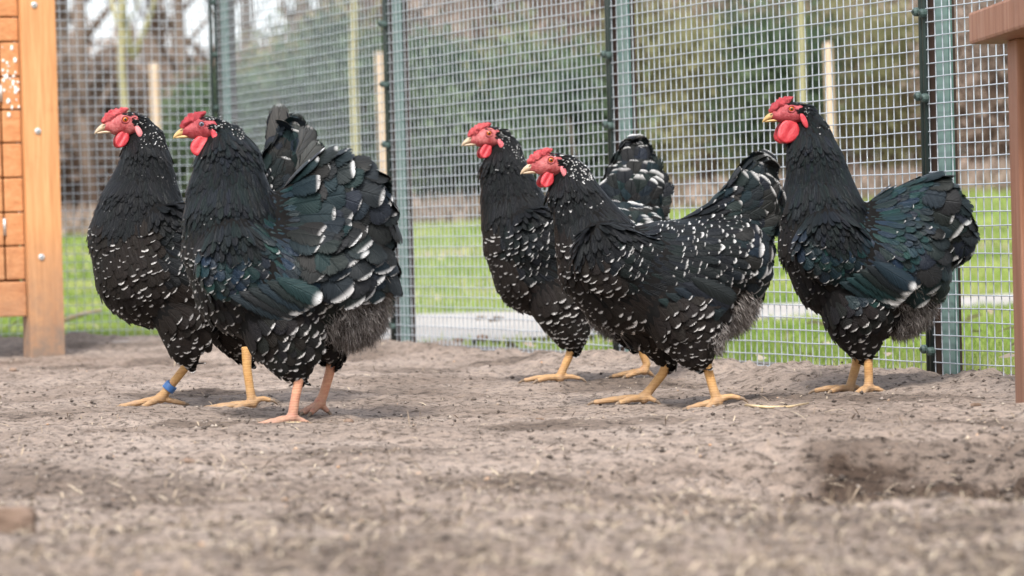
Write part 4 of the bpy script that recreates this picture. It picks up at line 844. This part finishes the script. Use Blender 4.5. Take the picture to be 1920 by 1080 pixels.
Xr, Yr = scatter(20000, 2.5, 8.8); keepn = rng.random(len(Xr)) < np.where(Yr < 3.9 + .5 * vnoise(Xr / .3, Yr / .3, 77), 1.0, .22); Xr, Yr = Xr[keepn], Yr[keepn]; n = len(Xr)
P = np.stack([Xr, Yr, pen_z(Xr, Yr) + .0015], 1); D = rdir(n); D[:, 2] = np.abs(D[:, 2]) * .22
tag(stuffq('straw_litter', P, D, np.tile([0, 0, 1.], (n, 1)) + rdir(n) * .35, rng.uniform(.005, .026, n) * np.where(Yr < 4.1, 1.15, 1), rng.uniform(.0010, .0030, n), rng.random(n) ** .9, M['straw'], bend=.06), 'chopped straw and wood shreds trodden into the soil', 'straw', kind='stuff')
def stalk(pp, d0, r, label):
    pts = [G(x, y) for x, y in pp]; pts = [Vector((p.x, p.y, float(pen_z(np.array([p.x]), np.array([p.y]))[0]) + r * 1.2)) for p in pts]
    mb = MB(); mb.tube(pts, [r, r, r * .9, r * .6][:len(pts)], 6); tag(mb.build('straw_stalk', M['stalk'], smooth=True), label, 'straw')
stalk([(1398, 774), (1440, 780), (1480, 777), (1516, 769)], 0, .0022, 'pale straw stalk lying beside the foot of the low-necked chicken')
stalk([(535, 806), (560, 805), (582, 802)], 0, .0012, 'thin straw under the foot of the pink-legged chicken')
mb = MB(); a = W(118, 612, 9.75); b = W(190, 600, 9.9); a.z = .06; b.z = .085; mb.tube([a, a.lerp(b, .5) + Vector((0, 0, .004)), b], [.008, .0075, .005], 8); tag(mb.build('stick', M['stalk'], smooth=True), 'pale stick lying in the grass behind the left fence panel', 'stick')
c = G(20, 1012); mb = MB(); mb.ball((0, 0, 0), 1, 12, 8); rr = random.Random(4)
zc = float(pen_z(np.array([c.x]), np.array([c.y]))[0])
mb.v = [(c.x + max(-.8, min(.8, x)) * .032 * rr.uniform(.93, 1.07), c.y + max(-.75, min(.75, y)) * .03 * rr.uniform(.93, 1.07), zc + .010 + max(-.7, min(.7, z)) * .024 * rr.uniform(.9, 1.1)) for x, y, z in mb.v]
tag(mb.build('wood_chunk', M['chunk']), 'small brown block of weathered wood on bare soil', 'wood')
rr = random.Random(8)
for x, y, s in ((1010, 795, .007), (655, 797, .006), (25, 705, .007), (352, 880, .007), (1830, 770, .006), (905, 640, .012), (860, 650, .010), (1690, 702, .008), (1470, 690, .009)):
    c = G(x, y); z = float(pen_z(np.array([c.x]), np.array([c.y]))[0]); mb = MB(); mb.ball((0, 0, 0), 1, 9, 6)
    mb.v = [(c.x + p[0] * s * 1.5 * rr.uniform(.7, 1.2), c.y + p[1] * s * rr.uniform(.7, 1.2), z + s * .35 + p[2] * s * .8 * rr.uniform(.7, 1.2)) for p in mb.v]
    tag(mb.build('soil_clod', M['chunk']), 'dark clod of earth lying loose on the pen floor', 'clod', 'loose clods of earth')

# ------------------------------------------------------------------ vegetation beyond the lawn
def crown_points(rg, c, r, n, shell=.55, clumps=14):
    """points gathered in clumps through an ellipsoid"""
    cc = rg.normal(size=(clumps, 3)); cc /= np.linalg.norm(cc, axis=1, keepdims=True); cc *= rg.uniform(shell, 1.0, (clumps, 1)); ci = rg.integers(0, clumps, n)
    q = cc[ci] + rg.normal(0, .19, (n, 3)); return np.array(c) + q * np.array(r), ci
def shrub(px, Y, width, top, mat, name, label, group, cat='shrub', n=5200, leaf=(.05, .10), seed=0, bottom=0.0, droop=.2, stems=6, clumps=26):
    rg = np.random.default_rng(seed); x = (px - 960) / FPX * Y; z0 = float(out_z(np.array(x), np.array(Y))); root = empty(name, (x, Y, z0)); tag(root, label, cat, group)
    hgt = top - z0
    P, ci = crown_points(rg, (x, Y, z0 + bottom + (hgt - bottom) * .5), (width / 2, width / 2 * .8, (hgt - bottom) * .5), n, .35, clumps); P[:, 2] = np.maximum(P[:, 2], z0 + .03)
    D = rg.normal(size=(n, 3)); D[:, 2] -= droop; clr = np.clip(rg.random(clumps)[ci] * .6 + rg.random(n) * .45, 0, 1)
    o = stuffq('crown', P, D, rg.normal(size=(n, 3)), rg.uniform(*leaf, n), rg.uniform(*leaf, n) * .55, clr, mat, root, kind=None)
    mb = MB()
    for s in range(stems):
        a = rg.uniform(0, 6.28); e = Vector((x + math.cos(a) * width * .35 * rg.random(), Y + math.sin(a) * width * .3, z0 + hgt * rg.uniform(.6, .95)))
        b = Vector((x + rg.uniform(-.1, .1) * width, Y + rg.uniform(-.1, .1) * width, z0 - .05)); m_ = b.lerp(e, .5) + Vector((rg.uniform(-.1, .1), 0, 0)); mb.tube([b, m_, e], [.03 * width ** .5, .02, .006], 6)
    mb.build('trunk', M['bark'], root, smooth=True); return root
def bare_tree(px, Y, h, r, label, group, seed=0, mat='bark', fork=.35, nb=7, name='bare_tree', twigs=900, lean=0):
    rg = random.Random(seed); x = (px - 960) / FPX * Y; z0 = float(out_z(np.array(x), np.array(Y))); root = empty(name, (x, Y, z0)); tag(root, label, 'tree', group)
    tr = MB(); tops = []
    top = Vector((x + lean, Y, z0 + h)); b = Vector((x, Y, z0 - .1)); pts = [b.lerp(top, t) + Vector((rg.uniform(-1, 1) * r * .7 * (t > 0), 0, 0)) for t in (0, .2, .4, .6, .8, 1)]
    tr.tube(pts, [r * 1.15, r, r * .85, r * .65, r * .45, r * .2], 8); tr.build('trunk', M[mat], root, smooth=True); br = MB()
    for i in range(nb):
        t = rg.uniform(fork, .95); s = b.lerp(top, t); L = h * rg.uniform(.18, .4) * (1.1 - t * .5); a = rg.uniform(0, 6.28); e = s + Vector((math.cos(a) * L * .6, math.sin(a) * L * .5, L * .75)); br.tube([s, s.lerp(e, .5) + Vector((0, 0, -.05 * L)), e], [r * .4, r * .25, r * .06], 6)
        for _ in range(5):
            s2 = s.lerp(e, rg.uniform(.3, 1)); a2 = rg.uniform(0, 6.28); e2 = s2 + Vector((math.cos(a2) * L * .4, math.sin(a2) * L * .3, L * rg.uniform(.1, .5))); br.tube([s2, s2.lerp(e2, .5) + Vector((0, 0, .03)), e2], [r * .16, r * .1, r * .03], 5)
    br.build('branches', M[mat], root, smooth=True); return root
def ztop(px, y, Y): return W(px, y, Y).z
# young staked trees in a row
for i, (px, spx, top) in enumerate(((250, 288, 118), (682, 711, 98), (1522, 1552, 80))):
    x = (px - 960) / FPX * 25; lab = ['forked young tree tied beside a stake, seen past the orange coop', 'thin young tree left of the stake near the bushy-tailed chicken', 'thin young tree beside the stake above the big-wattled chicken'][i]
    r = bare_tree(px - 5, 25, 3.4, .034, lab, 'young planted trees', 40 + i, 'young_bark', .42, 6, 'young_tree')
    if i == 0:
        mb = MB(); s = W(px, 95, 25)
        for e in ((200, -30), (222, -60), (300, -40)): e3 = W(e[0], e[1], 25.0); mb.tube([s - Vector((0, 0, .06)), s.lerp(e3, .5) + Vector(((e[0] - 250) * .0006, 0, 0)), e3], [.026, .022, .014], 7)
        mb.build('fork', M['young_bark'], r, smooth=True)
    p = W(spx, top, 25); z0 = float(out_z(np.array(p.x), np.array(25.0))); mb = MB(); mb.tube([(p.x + .02, 25, z0 - .2), (p.x, 25, p.z - .02), (p.x, 25, p.z)], [.034, .034, .028], 10)
    tag(mb.build('tree_stake', M['stake'], smooth=False), ['pale round wooden stake seen past the orange coop', 'pale wooden stake beside the second fence post', 'pale wooden stake above the big-wattled chicken'][i], 'stake', 'tree stakes')
# evergreen shrubs
EV = [(455, 33, 1.3, 150, 'conifer'), (545, 31, 1.6, 110, 'conifer'), (640, 33, 1.9, 40, 'conifer'), (720, 31, 1.5, 130, 'conifer'), (800, 33, 1.8, 55, 'conifer'), (870, 31, 1.4, 150, 'conifer'), (950, 33, 1.8, 50, 'olive_leaf'), (1050, 32, 1.7, 45, 'conifer'), (1085, 30, 1.0, 160, 'conifer'), (590, 36, 2.0, 25, 'olive_leaf'), (1210, 34, 1.5, 20, 'olive_leaf'), (1480, 36, 1.6, -20, 'conifer'), (1330, 38, 1.8, -10, 'olive_leaf'), (1640, 37, 2.2, -40, 'olive_leaf'), (1840, 36, 2.0, -60, 'brown_leaf'), (390, 36, 1.1, 140, 'conifer')]
ELB = {'conifer': 'dark evergreen bush beyond the lawn', 'olive_leaf': 'yellow-green straggly bush beyond the lawn', 'brown_leaf': 'withered brown bush beyond the lawn'}
EWH = [', right of the pen corner post', ', above the grey raised tail', ', tallest one left of the second stake', ', right behind the second fence post', ', above the grass right of the second post', ', just behind the upright chicken head', ', above the two chickens in the middle', ', left of the third fence post', ', low one against the third fence post', ', behind the tall evergreen near the second stake', ', right of the third fence post', ', left of the third stake', ', between the third post and third stake', ', left of the fourth fence post', ', behind the brown bench', ', left of the pen corner post']
for i, (px, Y, wd, top, mt) in enumerate(EV):
    shrub(px, Y, wd, ztop(px, top, Y), M[mt], 'shrub', ELB[mt] + EWH[i], mt.replace('_leaf', '') + ' bushes beyond the lawn', seed=60 + i, n=5200 if mt != 'conifer' else 7000)
BR = [(1130, 41, 2.2, 20), (1230, 42, 2.4, -10), (1400, 43, 2.6, -30), (1540, 41, 2.4, -30), (1720, 42, 2.6, -60), (1900, 43, 2.6, -60), (180, 42, 2.2, 120), (60, 41, 2.2, 60), (330, 44, 2.0, 130), (470, 43, 1.8, 60), (980, 44, 1.8, 70), (760, 45, 2.0, 120), (600, 46, 2.2, 60), (260, 46, 2.4, 150)]
for i, (px, Y, wd, top) in enumerate(BR):
    shrub(px, Y, wd, ztop(px, top, Y), M['brown_leaf'], 'hedge_bush', 'withered reddish-brown hedge bush behind the evergreens', 'brown hedge bushes', seed=90 + i, n=5200, leaf=(.06, .12), droop=.5)
n = 14000; Yr = rng.uniform(26.5, 33, n); Xr = rng.uniform(-1, 1, n) * Yr * .18; D = rdir(n); D[:, 2] = np.abs(D[:, 2]) + .4
tag(stuffq('undergrowth', np.stack([Xr, Yr, out_z(Xr, Yr) - .01], 1), D, rdir(n), rng.uniform(.05, .30, n), rng.uniform(.02, .05, n), np.clip(vnoise(Xr / .8, Yr / .8, 33) * .8 + rng.random(n) * .35, 0, 1), M['brown_leaf']), 'low brown withered undergrowth at the edge of the lawn', 'undergrowth')
BT = [(180, 40, .10), (345, 42, .09), (130, 47, .16), (420, 50, .14), (480, 45, .08), (560, 48, .13), (760, 46, .10), (900, 44, .09), (960, 49, .15), (1180, 40, .07), (1205, 42, .09), (1290, 47, .12), (1370, 44, .08), (1440, 48, .14), (1590, 45, .09), (1680, 47, .12), (1790, 43, .08), (1880, 48, .13), (30, 45, .12), (300, 52, .15), (640, 52, .15), (1100, 52, .14)]
for i, (px, Y, r_) in enumerate(BT):
    bare_tree(px, Y, 7 + (i * 37 % 5), r_, 'bare brown tree standing among the far hedge bushes', 'bare trees beyond the hedge', 130 + i, 'bark', .12, 12, lean=((i * 53) % 7 - 3) * .12)
# far wood closing the view
n = 52000; Xr = rng.uniform(-19, 19, n); Yr = rng.uniform(64, 84, n); lim = np.where(Xr < -4.5, 3.3, 4.8) + 3.0 * (vnoise(Xr / 2.1, Yr / 30, 51) - .45) + 2.6 * (vnoise(Xr / .8, Yr / 30, 52) - .5) - 1.1 * np.exp(-((Xr + 7.6) / 1.6) ** 2)
zz = out_z(Xr, Yr) + rng.random(n) ** .85 * lim
tag(stuffq('far_wood', np.stack([Xr, Yr, zz], 1), rdir(n), rdir(n), rng.uniform(.16, .42, n), rng.uniform(.08, .22, n), np.clip(vnoise(Xr / 1.4, zz / 1.1, 53) * .9 + rng.random(n) * .3 - .1, 0, 1), M['brown_leaf']), 'far brown wood closing off the view', 'wood')
